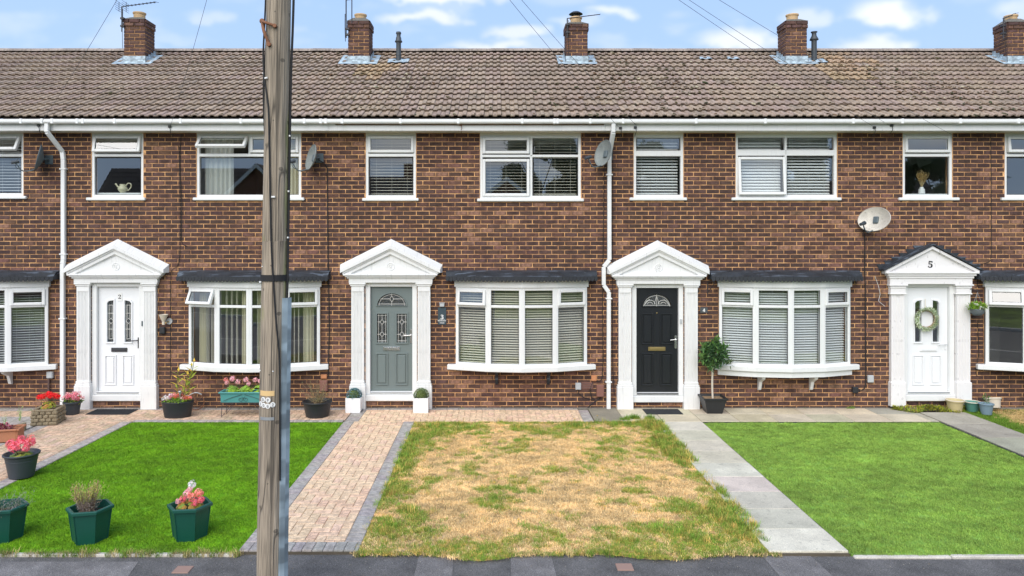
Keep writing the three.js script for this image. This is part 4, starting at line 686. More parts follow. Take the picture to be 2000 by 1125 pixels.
// edging strip of the right-hand turf
add(scene.children.find(o => o.name === 'lawn_001'), 'turf_edge', [B(7.19, 7.225, -.03, .03, ZL0, ZL1, 0), B(3.362, 3.372, -.03, .024, ZL0, ZL1, 0), B(3.38, 7.19, -.03, .028, ZL0 - .022, ZL0, 0)], M.gasket);
{ // the scorched lawn
  const x0 = -1.29, x1 = 2.64, z0 = ZL0, z1 = ZL1 + .04, R = rnd(611);
  const spots = [[840, 855, .45, .5], [900, 842, .5, .35], [830, 940, .28, .7], [960, 985, .30, .5], [1120, 1010, .3, .35], [1250, 990, .45, .6], [1330, 1000, .35, .5], [1360, 1060, .45, .9], [1045, 880, .5, .45], [1210, 880, .6, .5], [1290, 870, .5, .6], [1130, 850, .4, .4], [870, 1060, .5, .9], [960, 1075, .4, .7], [1080, 1060, .4, .7], [1260, 1040, .3, .5], [1400, 1030, .4, .6], [1085, 920, .2, .4], [1240, 965, .2, .4], [780, 1000, .3, .7], [1250, 828, .5, 1.0], [1020, 1000, .2, .35], [1160, 965, .25, .35], [905, 880, .4, .3]].map(([px, py, r, s]) => { const g = G(px, py); return [g.x, g.z, r, s]; });
  const green = (x, z) => {
    const e = Math.min(1, .9 * sstep(.55, .0, x - x0) + 1.35 * sstep(.42, .05, x1 - x) + .70 * sstep(1.7, .0, z - z0) + .66 * sstep(1.1, .0, z1 - z)); let g = e;
    for (const [a, b, r, s] of spots) g = Math.max(g, s * sstep(1.2, .3, Math.hypot((x - a) / r, (z - b) / (r * .8))));
    const n = fbm(x * 2.4 + 50, z * 2.4 + 50, 256, 4, 66), m = fbm(x * 9 + 50, z * 9 + 50, 256, 3, 67);
    return clamp(g * (.62 + .9 * (n - .3)) + 1.15 * (n - .54) + 1.2 * (m - .5) + .07);
  };
  const straw = (x, z) => { const a = fbm(x * 5 + 9, z * 8 + 9, 256, 4, 68), b = vn(x * 60 + 9, z * 60 + 9, 256, 69); const k = .72 + .6 * (a - .5) + .35 * (b - .5), o = fbm(x * 1.6 + 3, z * 1.6, 256, 3, 64); return [1.0 * k, mix(.69, .74, o) * k, mix(.34, .41, o) * k]; };
  const m = std('dry_lawn', L(1, 1, 1), 1, { map: lawnTex(x0, x1, z0, z1, (x, z) => { const g = green(x, z), s = straw(x, z), w = sstep(.1, 1, g) * .55, q = .7 + .5 * R(); return [mix(s[0], .26, w) * q, mix(s[1], .26, w) * q, mix(s[2], .05, w) * q]; }, 768, 1024), bumpMap: rep(tGritB, 3), bumpScale: .01 });
  const outl = [[x0, z0], [x1 + .02, z0]], S2 = [[x1, z1 - .02]]; const edge = []; for (let k = 0; k <= 30; k++) { const x = mix(x1, x0, k / 30), bump = .10 * sstep(.55, .1, Math.abs(x - 1.62)) + .12 * sstep(.5, .05, Math.abs(x + .15)) + .03 * (R() - .5); edge.push([x, z1 + bump - .03]); }
  const s = struct('dry_lawn', [planExt([[x0, z0], [x1, z0], ...edge].reverse(), -.03, .018)], m);
  const tufts = [], longs = [], straws = [], flow = [];
  for (let k = 0; k < 52000; k++) {
    const x = mix(x0 - .02, x1 + .05, R()), z = mix(z0 - .03, z1 + .02 + .10 * sstep(.55, .1, Math.abs(x - 1.62)) + .12 * sstep(.5, .05, Math.abs(x + .15)), R()), g = green(x, z), b = { x, y: .015, z, a: R() * 6.28, s: .75 + .6 * R() };
    if (R() < .84 * sstep(.10, .95, g) + .2 * sstep(.8, 1, g)) { const q = .6 + .7 * R(), ye = R(); b.c = ye < .55 ? L(.21 * q, .36 * q, .04 * q) : ye < .82 ? L(.40 * q, .38 * q, .08 * q) : L(.72 * q, .50 * q, .14 * q); b.s *= z1 - z < .5 ? .75 : 1; if (g > .7 && z1 - z > .25 && R() < (x1 - x < .3 ? .3 : .1)) longs.push(b); else tufts.push(b); }
    else if (R() < .5) { const st = straw(x, z), q = .85 + .6 * R(), dk = R() < .14 ? .45 : 1; b.c = L(st[0] * q * dk, st[1] * q * dk, st[2] * q * dk); straws.push(b); }
  }
  sow(s, 'green_grass', TUFT, tufts); sow(s, 'long_grass', LONG, longs); sow(s, 'straw_grass', STRAW, straws);
  // hawkbit flowers
  for (const [px, py] of [[1236, 838], [1308, 941], [1130, 961], [1313, 852], [1122, 820], [1166, 814], [1153, 936], [1180, 992], [1012, 1018]]) { const p = G(px, py, .05), f = thing('dandelion', 'yellow dandelion flower standing in the dry lawn', 'flower', [p.x, .015, p.z], 'dandelions in the dry lawn'); addL(f, 'stalk', bar(V(0, 0, 0), V(.004, .05, 0), .0018, 5), M.blade.clone()); f.children[0].material = M.stalk ??= std('stalk', L(.1, .17, .03), .8); const t = new TB(); for (let k = 0; k < 26; k++) { const a = k * 2.4, r = .006 + .011 * (k / 26), c = [.78, .50, .01]; t.tri(V(.004, .05, 0), V(.004 + Math.cos(a - .22) * r, .056, Math.sin(a - .22) * r), V(.004 + Math.cos(a + .22) * r, .055, Math.sin(a + .22) * r), c); } addL(f, 'flower_head', t.geo(), M.petal, false); }
}
// number 5's patch
{ const R = rnd(640), x0 = 8.03, x1 = 12.5, z0 = .02, z1 = ZL1, s = struct('dry_lawn', [B(x0, x1, -.03, .016, z0, z1, 0)], std('dry_lawn_b', L(.62, .44, .22), 1, { map: rep(tGrass, .8) })), a = [], b = [];
  for (let k = 0; k < 9000; k++) { const x = mix(x0 - .02, 10.8, R()), z = mix(z0 + .03, 4.2, R()), q = .6 + .7 * R(), g = sstep(.5, .1, x - x0 - .25 * fbm(z * 3, 5, 256, 2, 3)) + sstep(.3, .1, Math.abs(z - .25)) * .2; (R() < g ? a : b).push({ x, y: .014, z, a: R() * 6.28, s: .8 + .6 * R(), c: R() < g ? L(.14 * q, .26 * q, .02 * q) : L(.62 * q, .43 * q, .2 * q) }); }
  sow(s, 'green_grass', TUFT, a); sow(s, 'straw_grass', STRAW, b); }
// weeds in the joints at the pavement edge
{ const R = rnd(650), l = []; for (let k = 0; k < 420; k++) { const x = k < 300 ? mix(-5.9, -2.4, R()) : mix(-1.3, 2.7, R()), q = .6 + .8 * R(); l.push({ x, y: .0, z: ZL1 + .04 + .05 * (R() - .5), a: R() * 6, s: .5 + .7 * R() * R(), c: R() < .5 ? L(.15 * q, .26 * q, .03 * q) : L(.5 * q, .4 * q, .18 * q) }); } const im = sow(scene, 'edge_weeds', LONG, l); im.userData = { kind: 'stuff', label: 'low weeds growing along the concrete edging by the pavement', category: 'weeds' }; }

// weeds rooted where wall, paving and slabs meet
{ const R = rnd(655), l = []; for (const [px, py, n, s] of [[1216, 797, 10, .9], [1650, 797, 8, .8], [697, 800, 6, .8], [905, 797, 3, .5], [1240, 822, 26, 1.2], [1268, 823, 20, 1.2], [1220, 824, 16, 1.1], [1560, 797, 2, .5], [470, 798, 3, .5], [66, 806, 4, .6], [1885, 800, 8, 1], [1915, 812, 8, .9]]) { const c = G(px, py); for (let k = 0; k < n; k++) { const q = .6 + .7 * R(); l.push({ x: c.x + .12 * (R() - .5), y: .02, z: Math.max(.04, c.z + .06 * (R() - .5)), a: R() * 6, s: s * (.6 + .6 * R()), c: L(.17 * q, .32 * q, .03 * q) }); } } const im = sow(scene, 'wall_weeds', LONG, l); im.userData = { kind: 'stuff', label: 'small green weeds sprouting where the walls meet the paving', category: 'weeds' }; }
// ---------------------------------------------------------------- blinds, curtains and things in the windows
const slatGeos = {};
function blind(label, group, m4, u0, u1, v0, v1, pitch, tilt, mat, w = -.125) {
  const p = new THREE.Vector3(), q = new THREE.Quaternion(), s = new THREE.Vector3(); m4.decompose(p, q, s);
  const t = thing('venetian_blind', label, 'blind', [0, 0, 0], group); t.position.copy(V((u0 + u1) / 2, v0, w).applyMatrix4(m4)); t.quaternion.copy(q);
  const W = u1 - u0, H = v1 - v0, key = W.toFixed(3) + mat.name, R = rnd(Math.round(W * 1000 + H * 7777 + t.position.x * 99) >>> 0);
  addL(t, 'head_rail', B(-W / 2, W / 2, H - .04, H, -.022, .022, .003), mat);
  addL(t, 'bottom_rail', B(-W / 2, W / 2, 0, .014, -.022, .022, .003), mat);
  const g = slatGeos[key] ??= boxUV(cbox(W - .006, .0022, .048, 0));
  const n = Math.floor((H - .06) / pitch);
  for (let k = 0; k < n; k++) { const m = mesh(t, 'slat', g, mat); m.position.set(0, .035 + k * pitch, 0); m.rotation.set(tilt + .05 * (R() - .5), 0, .004 * (R() - .5)); }
  addL(t, 'ladder_cord', [-.36, 0, .36].map(f => bar(V(f * W, .01, .025), V(f * W, H - .02, .025), .0016, 4)), mat);
  return t;
}
for (const [h, tilt, mat, lab, fs] of [[0, .10, M.slatWhite, 'open white slatted blind in the bow window left of the number 2 door', [2, 3]], [2, .36, M.slatCream, 'half-open pale slatted blind in a facet of the bow window beside the grey door', [0, 1, 2, 3]], [3, .46, M.slatWhite, 'nearly closed white slatted blind in a facet of the bow window beside the black door', [0, 1, 2, 3]]])
  for (const k of fs) { const f = facetXF(BX[h], k); blind(lab, 'blinds in bow window ' + (h + 1), f.m, .04, f.w - .04, .02, BY.head - BY.foot - .02, .0425, tilt, mat, -.115); }
function upBlind(px0, px1, tilt, mat, label, pitch = .052, group) { const y0 = Y(384, ZW) + .03, x0 = X(px0, ZW) + .03; blind(label, group, xf(x0, y0, ZW), 0, X(px1, ZW) - .03 - x0, 0, 4.80 - y0, pitch, tilt, mat, -.15); }
upBlind(-50, 42, .24, M.slatWhite, 'open white slatted blind behind the open upstairs vent beside the dark edge-on dish');
upBlind(718, 809, .22, M.slatCream, 'open pale slatted blind in the small upstairs window over the grey door');
upBlind(942, 1035, .20, M.slatCream, 'open pale slatted blind in the wide upstairs window of the grey door house', .052, 'blinds upstairs at the grey door house');
upBlind(1039, 1131, .20, M.slatCream, 'open pale slatted blind in the wide upstairs window of the grey door house', .052, 'blinds upstairs at the grey door house');
upBlind(1241, 1331, .62, M.slatWhite, 'half-closed white slatted blind in the small upstairs window over the black door');
upBlind(1440, 1534, .85, M.slatWhite, 'nearly closed white slatted blind behind the tilted upstairs sash of the black door house');
upBlind(1537, 1631, .66, M.slatWhite, 'half-closed white slatted blind beside the tilted upstairs sash of the black door house');
function drape(label, cat, mat, m4, u0, u1, v0, v1, w, folds, amp, group, seed) {
  const t = new TB(), N = folds * 8, R = rnd(seed), ph = R() * 6, P = (i, v) => { const a = i / N, s = Math.sin(a * folds * 6.283 + ph + .6 * Math.sin(a * 9)); return V(mix(u0, u1, a), v, w + amp * s * (v === v0 ? 1.15 : .8)).applyMatrix4(m4); };
  const pos = [], idx = []; for (let i = 0; i <= N; i++) for (const v of [v0, v1]) { const p = P(i, v); pos.push(p.x, p.y, p.z); } for (let i = 0; i < N; i++) { const a = 2 * i; idx.push(a, a + 2, a + 3, a, a + 3, a + 1); }
  const g = new THREE.BufferGeometry(); g.setAttribute('position', new THREE.Float32BufferAttribute(pos, 3)); g.setIndex(idx); g.computeVertexNormals(); g.setAttribute('uv', new THREE.Float32BufferAttribute(new Float32Array(pos.length / 3 * 2), 2));
  return solo('curtain', label, cat, g, mat, group);
}
{
  const ux0 = X(384, ZW), uy = Y(386, ZW), m = xf(ux0, uy, ZW), u = p => X(p, ZW) - ux0;
  drape('pale curtain drawn aside in the upstairs window next to the jug window', 'curtain', M.voile, m, u(392), u(449), .03, 1.10, -.17, 6, .022, null, 3);
  drape('pale curtain behind the telegraph pole in the upstairs window beside the grey satellite dish', 'curtain', M.curtain, m, u(556), u(584), .03, 1.10, -.17, 4, .022, null, 4);
  // vertical blind strips and curtains in the bow window of number 2
  const H = BY.head - BY.foot - .03;
  const strips = thing('vertical_blind', 'cream vertical blind strips hanging open in the bow window beside the number 2 door', 'blind', [BX[1], BY.foot + .02, .1]);
  for (let k = 0; k < 4; k++) { const f = facetXF(BX[1], k), o = ORG.get(strips); for (const fr of k === 0 ? [.50, .66, .80] : k === 3 ? [.18, .30, .42] : [.2, .36, .52]) { const g = cbox(.0025, H, .080, 0); g.rotateY(.10); g.translate(f.w * fr, H / 2 + .02, -.14); g.applyMatrix4(f.m).translate(-o.x, -o.y, -o.z); addL(strips, 'strip', g, M.slatCream); } }
  for (const [k, a, b, lab] of [[0, .10, .34, 'long cream curtain in the bow window behind the wide open vent'], [1, .62, .84, 'long cream curtain behind the second facet of the bow window beside the number 2 door'], [3, .56, .86, 'long cream curtain behind the facet next to the galvanised cable guard'], [2, .18, .34, 'long cream curtain behind the facet hidden partly by the telegraph pole']]) { const f = facetXF(BX[1], k); drape(lab, 'curtain', M.curtain, f.m, f.w * a, f.w * b, .02, H, -.19, 3, .02, null, 40 + k); }
}
{ // jug on the upstairs sill of number 2
  const x = X(240, -.16), y = Y(377, -.16), t = thing('jug', 'cream china jug on the upstairs sill over the number 2 door', 'jug', [x, y, -.16]);
  addL(t, 'body', lathe([[.001, 0], [.05, 0], [.045, .012], [.078, .05], [.085, .08], [.06, .118], [.048, .14], [.055, .155], [.05, .15], [.04, .138]], 22), M.jug);
  addL(t, 'spout', tube([[-.06, .09, 0], [-.10, .125, 0], [-.115, .155, 0], [-.135, .16, 0]], .014, 14, 8), M.jug);
  addL(t, 'handle', tube([[.05, .12, 0], [.09, .17, 0], [.14, .16, 0], [.145, .11, 0], [.10, .05, 0], [.075, .05, 0]], .010, 24, 7), M.jug);
  solo('window_board', 'pale window board under the cream jug', 'window board', B(X(183, ZW), X(277, ZW), y - .03, y, -.36, -.09, .004), M.upvc);
  const vx = X(1800, -.16), vy = Y(379, -.16), v = thing('vase', 'white vase of dried pampas heads in the upstairs window over the number 5 gable', 'vase', [vx, vy, -.16]);
  addL(v, 'vessel', lathe([[.001, 0], [.052, 0], [.055, .02], [.05, .085], [.03, .10], [.032, .125], [.024, .125]], 20), M.upvc);
  const R = rnd(8), tb = new TB(); for (let k = 0; k < 34; k++) { const a = R() * 6.28, sp = R(), dx = Math.cos(a) * sp * .17, dz = Math.sin(a) * sp * .07, base = V(0, .11, 0), tip = V(dx, .34 + .08 * R() - .05 * sp, dz); for (let j = 0; j < 26; j++) { const f = .45 + .55 * R(), c = base.clone().lerp(tip, f), q = V(R() - .5, R() * .9, R() - .5).multiplyScalar(.05), w = V(-q.z, 0, q.x).multiplyScalar(.22), k2 = .7 + .5 * R(), col = [.62 * k2, .45 * k2, .19 * k2]; tb.tri(c.clone().sub(w), c.clone().add(w), c.clone().add(q), col); } const wd = V(.003, 0, 0); tb.tri(base.clone().sub(wd), base.clone().add(wd), tip, [.5, .38, .18]); }
  addL(v, 'pampas_heads', tb.geo(), M.petal, false);
  solo('window_board', 'pale window board under the pampas vase', 'window board', B(X(1766, ZW), X(1856, ZW), vy - .03, vy, -.36, -.09, .004), M.upvc);
}
// ---------------------------------------------------------------- plants
function leafAt(t, c, dir, len, wid, col, fold = .25) { const d = dir.clone().normalize(), s = d.clone().cross(V(.13, 1, .07)).normalize().multiplyScalar(wid / 2), n = s.clone().cross(d).normalize().multiplyScalar(wid * fold), m = c.clone().addScaledVector(d, len * .45), e = c.clone().addScaledVector(d, len); t.tri(c, m.clone().add(s).add(n), e, col); t.tri(c, e, m.clone().sub(s).add(n), col); }
const rv = R => { const z = 2 * R() - 1, a = R() * 6.283, r = Math.sqrt(1 - z * z); return V(r * Math.cos(a), z, r * Math.sin(a)); };
const jit = (c, R, k = .35) => { const m = 1 - k / 2 + k * R(); return [c[0] * m * (.9 + .2 * R()), c[1] * m, c[2] * m * (.85 + .3 * R())]; };
function bush(t, R, c, rx, ry, rz, n, len, wid, cols, up = .3, shell = .45) { for (let k = 0; k < n; k++) { const d = rv(R), f = Math.pow(R(), shell), p = V(c.x + d.x * rx * f, c.y + d.y * ry * f, c.z + d.z * rz * f), q = d.clone().multiplyScalar(.7).add(rv(R)).add(V(0, up * 2, 0)); leafAt(t, p, q, len * (.7 + .6 * R()), wid * (.7 + .6 * R()), jit(cols[Math.floor(R() * cols.length)], R)); } }
function roundLeaves(t, R, c, rx, ry, rz, n, r, cols) { for (let k = 0; k < n; k++) { const d = rv(R); d.y = Math.abs(d.y) * .9; const p = V(c.x + d.x * rx, c.y + d.y * ry, c.z + d.z * rz), nn = d.clone().add(V(0, .8, .35)).add(rv(R).multiplyScalar(.5)).normalize(), u = nn.clone().cross(V(.3, .2, 1)).normalize(), v = nn.clone().cross(u), q = r * (.7 + .6 * R()), col = jit(cols[Math.floor(R() * cols.length)], R); const P = a => p.clone().addScaledVector(u, Math.cos(a) * q).addScaledVector(v, Math.sin(a) * q * .9).addScaledVector(nn, (Math.sin(a * 3) * .16) * q); for (let i = 0; i < 6; i++) t.tri(p, P(i * 1.047), P((i + 1) * 1.047), col, jit(col, R, .2)); } }
function head(t, R, c, r, col, n = 46) { for (let k = 0; k < n; k++) { const d = rv(R), p = c.clone().addScaledVector(d, r * (.55 + .45 * R())), u = d.clone().cross(rv(R)).normalize(), v = d.clone().cross(u), q = r * .36, cc = jit(col, R, .5); for (let i = 0; i < 3; i++) { const a = i * 2.09 + R(); t.tri(p, p.clone().addScaledVector(u, Math.cos(a) * q).addScaledVector(v, Math.sin(a) * q).addScaledVector(d, q * .3), p.clone().addScaledVector(u, Math.cos(a + 1.2) * q).addScaledVector(v, Math.sin(a + 1.2) * q).addScaledVector(d, q * .3), cc); } } }
const GL = [[.13, .22, .02], [.09, .17, .02], [.22, .27, .03], [.06, .13, .02]], BRIGHT = [[.24, .38, .02], [.18, .32, .02], [.14, .26, .02]], OLIVE = [[.27, .25, .10], [.36, .30, .14], [.20, .21, .08]], LAV = [[.17, .19, .12], [.22, .22, .17], [.14, .16, .08], [.20, .17, .20]];
function stems(R, base, tips, r, mat) { return tips.map(p => bar(base.clone().add(V((R() - .5) * .06, 0, (R() - .5) * .06)), p, r, 5, r * .7)); }
std('stem', L(.10, .14, .03), .9); std('twig', L(.24, .17, .10), .9);
function geranium(t, R, y, rx, ry, rz, leaves, leafR, heads, cols = GL) {
  const lf = new TB(), pt = new TB(), tips = [];
  roundLeaves(lf, R, V(0, y, 0), rx, ry, rz, leaves, leafR, cols);
  for (const [x, hy, z, r, c] of heads) { head(pt, R, V(x, hy, z), r, c); tips.push(V(x, hy - r * .5, z)); }
  addL(t, 'leaves', lf.geo(), M.leaf, false); addL(t, 'stems', stems(R, V(0, y - .02, 0), tips, .004), M.stem); addL(t, 'flowers', pt.geo(), M.petal, false);
}
const PINK = [.90, .20, .27], SALMON = [.92, .32, .27], ROSE = [.75, .24, .32], WHITE = [.88, .84, .84], RED = [.85, .006, .012], BLUSH = [.90, .52, .56], DEEP = [.45, .03, .06];
// six-sided green planters along the front of the lawn
function hexRing(r0, r1, y0, y1) { const t = new TB(); for (let k = 0; k < 6; k++) { const a = k * 1.0472, b = a + 1.0472, P = (q, r, y) => V(Math.cos(q) * r, y, Math.sin(q) * r); t.quad(P(b, r0, y0), P(a, r0, y0), P(a, r1, y1), P(b, r1, y1)); } return t.geo(false); }
function hexPlanter(label, px, py, turn, s = 1) {
  const p = G(px, py, .02), t = thing('hexagonal_planter', label, 'planter', [p.x, .02, p.z], 'green hexagonal planters on the lawn', turn);
  addL(t, 'shell', [hexRing(.178 * s, .222 * s, 0, .345), hexRing(.198 * s, .165 * s, .30, .02), new THREE.CylinderGeometry(.178 * s, .178 * s, .004, 6).rotateY(Math.PI / 6).translate(0, .004, 0)], M.planterGreen);
  const rib = []; for (let k = 0; k < 6; k++) { const a = k * 1.0472; rib.push(bar(V(Math.cos(a) * .180 * s, .0, Math.sin(a) * .180 * s), V(Math.cos(a) * .224 * s, .345, Math.sin(a) * .224 * s), .006, 6)); } addL(t, 'corner_ribs', rib, M.planterGreen);
  addL(t, 'rim', [hexRing(.222 * s, .250 * s, .338, .345), hexRing(.250 * s, .250 * s, .345, .372), hexRing(.250 * s, .236 * s, .372, .380), hexRing(.236 * s, .212 * s, .380, .378), hexRing(.212 * s, .198 * s, .378, .30)], M.planterGreen);
  addL(t, 'soil', new THREE.CylinderGeometry(.195 * s, .19 * s, .01, 6).rotateY(Math.PI / 6).translate(0, .288, 0), M.soil);
  t.scale.setScalar(.88);
  return t;
}
{
  const R = rnd(901); let t, l, tb;
  t = hexPlanter('green hexagonal planter of grey lavender cut by the picture of the path edge', 8, 1052, .3); t.userData.label = 'green hexagonal planter of low grey lavender next to the dry shrub planter';
  l = new TB(); for (let k = 0; k < 90; k++) { const a = R() * 6.28, r = .16 * Math.sqrt(R()), b = V(Math.cos(a) * r, .29, Math.sin(a) * r), d = V(Math.cos(a) * r * 1.1 + .08 * (R() - .5), .10 + .12 * R(), Math.sin(a) * r * 1.1 + .08 * (R() - .5)); for (let j = 0; j < 9; j++) leafAt(l, b.clone().addScaledVector(d, j / 9), d.clone().multiplyScalar(4).add(rv(R)), .035, .006, jit(LAV[Math.floor(R() * 4)], R)); } addL(t, 'lavender', l.geo(), M.leaf, false);
  t = hexPlanter('green hexagonal planter holding a yellowing half-dry shrub', 176, 1054, .22);
  l = new TB(); const tw = []; for (let k = 0; k < 190; k++) { const a = R() * 6.28, r = .06 * R(), b = V(-.02 + Math.cos(a) * r, .28, Math.sin(a) * r), d = V(Math.cos(a) * .16 * R(), .22 + .16 * R(), Math.sin(a) * .14 * R()); if (k < 26) tw.push(bar(b, b.clone().add(d), .0025, 4)); for (let j = 2; j < 14; j++) leafAt(l, b.clone().addScaledVector(d, j / 14), d.clone().multiplyScalar(2).add(rv(R).multiplyScalar(.7)), .035, .008, jit(j > 8 ? [[.40, .38, .09], [.28, .32, .08], [.44, .28, .15]][k % 3] : [[.28, .22, .18], [.24, .20, .17], [.30, .24, .20]][k % 3], R)); } addL(t, 'twigs', tw, M.twig); addL(t, 'foliage', l.geo(), M.leaf, false);
  t = hexPlanter('green hexagonal planter of pink geraniums with one white bloom on top', 371, 1048, .12);
  geranium(t, R, .34, .13, .07, .11, 70, .034, [[-.12, .42, .04, .032, BLUSH], [-.06, .45, .05, .038, PINK], [-.03, .50, 0, .045, BLUSH], [.03, .47, .06, .045, SALMON], [.10, .50, .02, .05, SALMON], [.13, .43, .05, .042, PINK], [.07, .42, .10, .04, PINK], [.02, .585, -.02, .045, WHITE], [.0, .54, .02, .032, BLUSH]], [[.34, .34, .02], [.22, .28, .02], [.30, .18, .02], [.14, .22, .02]]);
  // round black pot of pink geraniums on the path
  let p = G(30, 936, .04); t = thing('plant_pot', 'ribbed black round pot of bright pink geraniums on the path edge', 'plant pot', [p.x, .036, p.z - .12]);
  addL(t, 'pot', lathe([[.001, .004], [.135, 0], [.14, .01], [.172, .20], [.176, .202], [.176, .212], [.174, .214], [.178, .235], [.182, .236], [.182, .25], [.185, .27], [.205, .275], [.207, .292], [.198, .297], [.186, .288], [.172, .23], [.001, .225]], 40), M.greyPlastic);
  geranium(t, R, .24, .13, .06, .12, 46, .035, [[-.15, .40, 0, .05, SALMON], [-.08, .42, .06, .06, PINK], [-.03, .38, .10, .06, PINK], [.05, .40, .06, .055, PINK], [.11, .43, .0, .06, PINK], [.08, .46, -.05, .05, SALMON], [-.02, .45, -.02, .055, PINK], [.10, .37, .08, .045, PINK]]);
  // terracotta trough at the frame edge
  p = G(-4, 866, .03); t = thing('trough', 'terracotta trough with a dark red plant at the yard edge', 'planter', [p.x, .036, p.z - .1], null, .25);
  addL(t, 'shell', [B(-.19, .19, 0, .02, -.10, .10, .006), B(-.24, -.22, .01, .17, -.13, .13, .006), B(.22, .24, .01, .17, -.13, .13, .006), B(-.219, .219, .01, .168, .11, .13, .006), B(-.219, .219, .01, .168, -.13, -.11, .006)], M.terracotta); addL(t, 'rim', ring(-.265, .265, -.155, .155, .03, 0, .028, .006).map(g => g.rotateX(-Math.PI / 2).translate(0, .17, 0)), M.terracotta); addL(t, 'soil', B(-.218, .218, .02, .14, -.108, .108, 0), M.soil);
  tb = new TB(); bush(tb, R, V(0, .17, 0), .16, .08, .09, 160, .05, .03, [[.22, .02, .04], [.12, .02, .03], [.35, .10, .14]]); addL(t, 'foliage', tb.geo(), M.leaf, false);
  // reconstituted stone planter, red geraniums
  p = G(83, 832, .03); t = thing('stone_planter', 'square rough stone planter with red geraniums', 'planter', [p.x, .036, p.z - .16], null, .18);
  const rk = []; for (let c = 0; c < 4; c++) for (let sd = 0; sd < 4; sd++) for (let k = 0; k < 4; k++) { const off = (c % 2) * .04, w = .075 + .02 * R(), g = cbox(w, .055, .05, .014); g.translate(-.135 + k * .09 + off - .02, .03 + c * .056, .155 + .012 * R()); g.rotateY(sd * Math.PI / 2); rk.push(g); }
  for (const g of rk) addL(t, 'stone_block', g, M.stoneCast); addL(t, 'liner', [B(-.16, .16, 0, .225, -.16, .16, 0)], M.stoneCast); addL(t, 'rim', ring(-.185, .185, -.185, .185, .05, 0, .03, .008).map(g => g.rotateX(-Math.PI / 2).translate(0, .222, 0)), M.stoneCast);
  geranium(t, R, .26, .10, .09, .10, 60, .022, [[-.10, .43, .02, .045, RED], [-.05, .45, .05, .045, RED], [0, .46, 0, .055, RED], [.05, .45, .04, .05, RED], [.10, .44, .0, .05, RED], [.15, .425, .03, .04, RED], [-.14, .425, 0, .04, RED]], [[.26, .26, .01], [.18, .22, .01], [.32, .16, .02]]);
  // black pot of mixed pink flowers by the downpipe
  p = G(135, 812, .03); t = thing('plant_pot', 'black flared pot of frilly pink flowers beside the downpipe', 'plant pot', [p.x, .036, p.z - .10]);
  addL(t, 'pot', lathe([[.001, .004], [.10, 0], [.105, .012], [.128, .18], [.148, .185], [.15, .215], [.14, .22], [.125, .17], [.001, .16]], 32), M.greyPlastic);
  { const q = new TB(), lf = new TB(); for (let k = 0; k < 34; k++) { const a = R() * 6.28, r = .17 * Math.sqrt(R()); head(q, R, V(Math.cos(a) * r, .25 + .09 * Math.sqrt(1 - r * r / .03) * R() + .02, Math.sin(a) * r * .8), .034, [PINK, BLUSH, ROSE, ROSE][k % 4], 22); } bush(lf, R, V(0, .23, 0), .17, .06, .13, 130, .05, .03, GL); addL(t, 'flowers', q.geo(), M.petal, false); addL(t, 'leaves', lf.geo(), M.leaf, false); }
  // seedlings
  for (const [px, py, s, lab] of [[38, 826, 1, 'tall pale green seedling growing in the grey yard'], [8, 836, .7, 'short green seedling beside the terracotta trough']]) { const c = G(px, py, .03), f = thing('seedling', lab, 'plant', [c.x, .036, c.z]); const q = new TB(); for (let k = 0; k < 7; k++) { const d = V((R() - .5) * .14, .16 + .12 * R(), (R() - .5) * .12).multiplyScalar(s); for (let j = 1; j < 9; j++) leafAt(q, d.clone().multiplyScalar(j / 9), d.clone().multiplyScalar(1.5).add(rv(R).multiplyScalar(.25)), .04 * s, .012, jit([.26, .36, .14], R)); } addL(f, 'leaves', q.geo(), M.leaf, false); }
  // wavy edging between yard and path
  { const g = []; for (let k = 0; k < 8; k++) g.push(new THREE.CylinderGeometry(.055, .055, .13 + .03 * Math.sin(k * 2.4), 10).scale(.6, 1, 1).translate(-7.26, .08, 1.5 + k * .105)); for (let k = 0; k < 4; k++) g.push(new THREE.CylinderGeometry(.055, .055, .12, 10).scale(.6, 1, 1).translate(-7.26, .08, .55 + k * .105)); const e = thing('log_edging', 'low scalloped stone edging between the grey yard and the path', 'edging', [-7.26, 0, 1.5]); g.forEach(q => add(e, 'edging_piece', q, M.stoneCast)); }
  // oval black tub
  p = G(341, 818, .03); t = thing('tub', 'black oval barrel tub of mixed bedding flowers beside the number 2 door', 'plant tub', [p.x, .036, p.z - .12], null, .12);
  addL(t, 'shell', lathe([[.001, .004], [.205, 0], [.21, .01], [.214, .045], [.218, .046], [.22, .06], [.25, .235], [.256, .238], [.258, .262], [.246, .266], [.235, .22], [.001, .21]], 40).scale(1, 1, .62), M.blackPlastic);
  { const q = new TB(), lf = new TB(); for (let k = 0; k < 26; k++) { const x = -.21 + .42 * (k / 25); head(q, R, V(x, .29 + .05 * R() + (Math.abs(x + .02) < .09 ? .05 : 0), .10 * (R() - .3)), .032, x < -.08 ? [WHITE, WHITE, BLUSH][k % 3] : [PINK, SALMON, BLUSH, [.8, .2, .05]][k % 4], 24); } bush(lf, R, V(0, .26, .02), .23, .05, .13, 220, .05, .022, BRIGHT); addL(t, 'flowers', q.geo(), M.petal, false); addL(t, 'leaves', lf.geo(), M.leaf, false); }
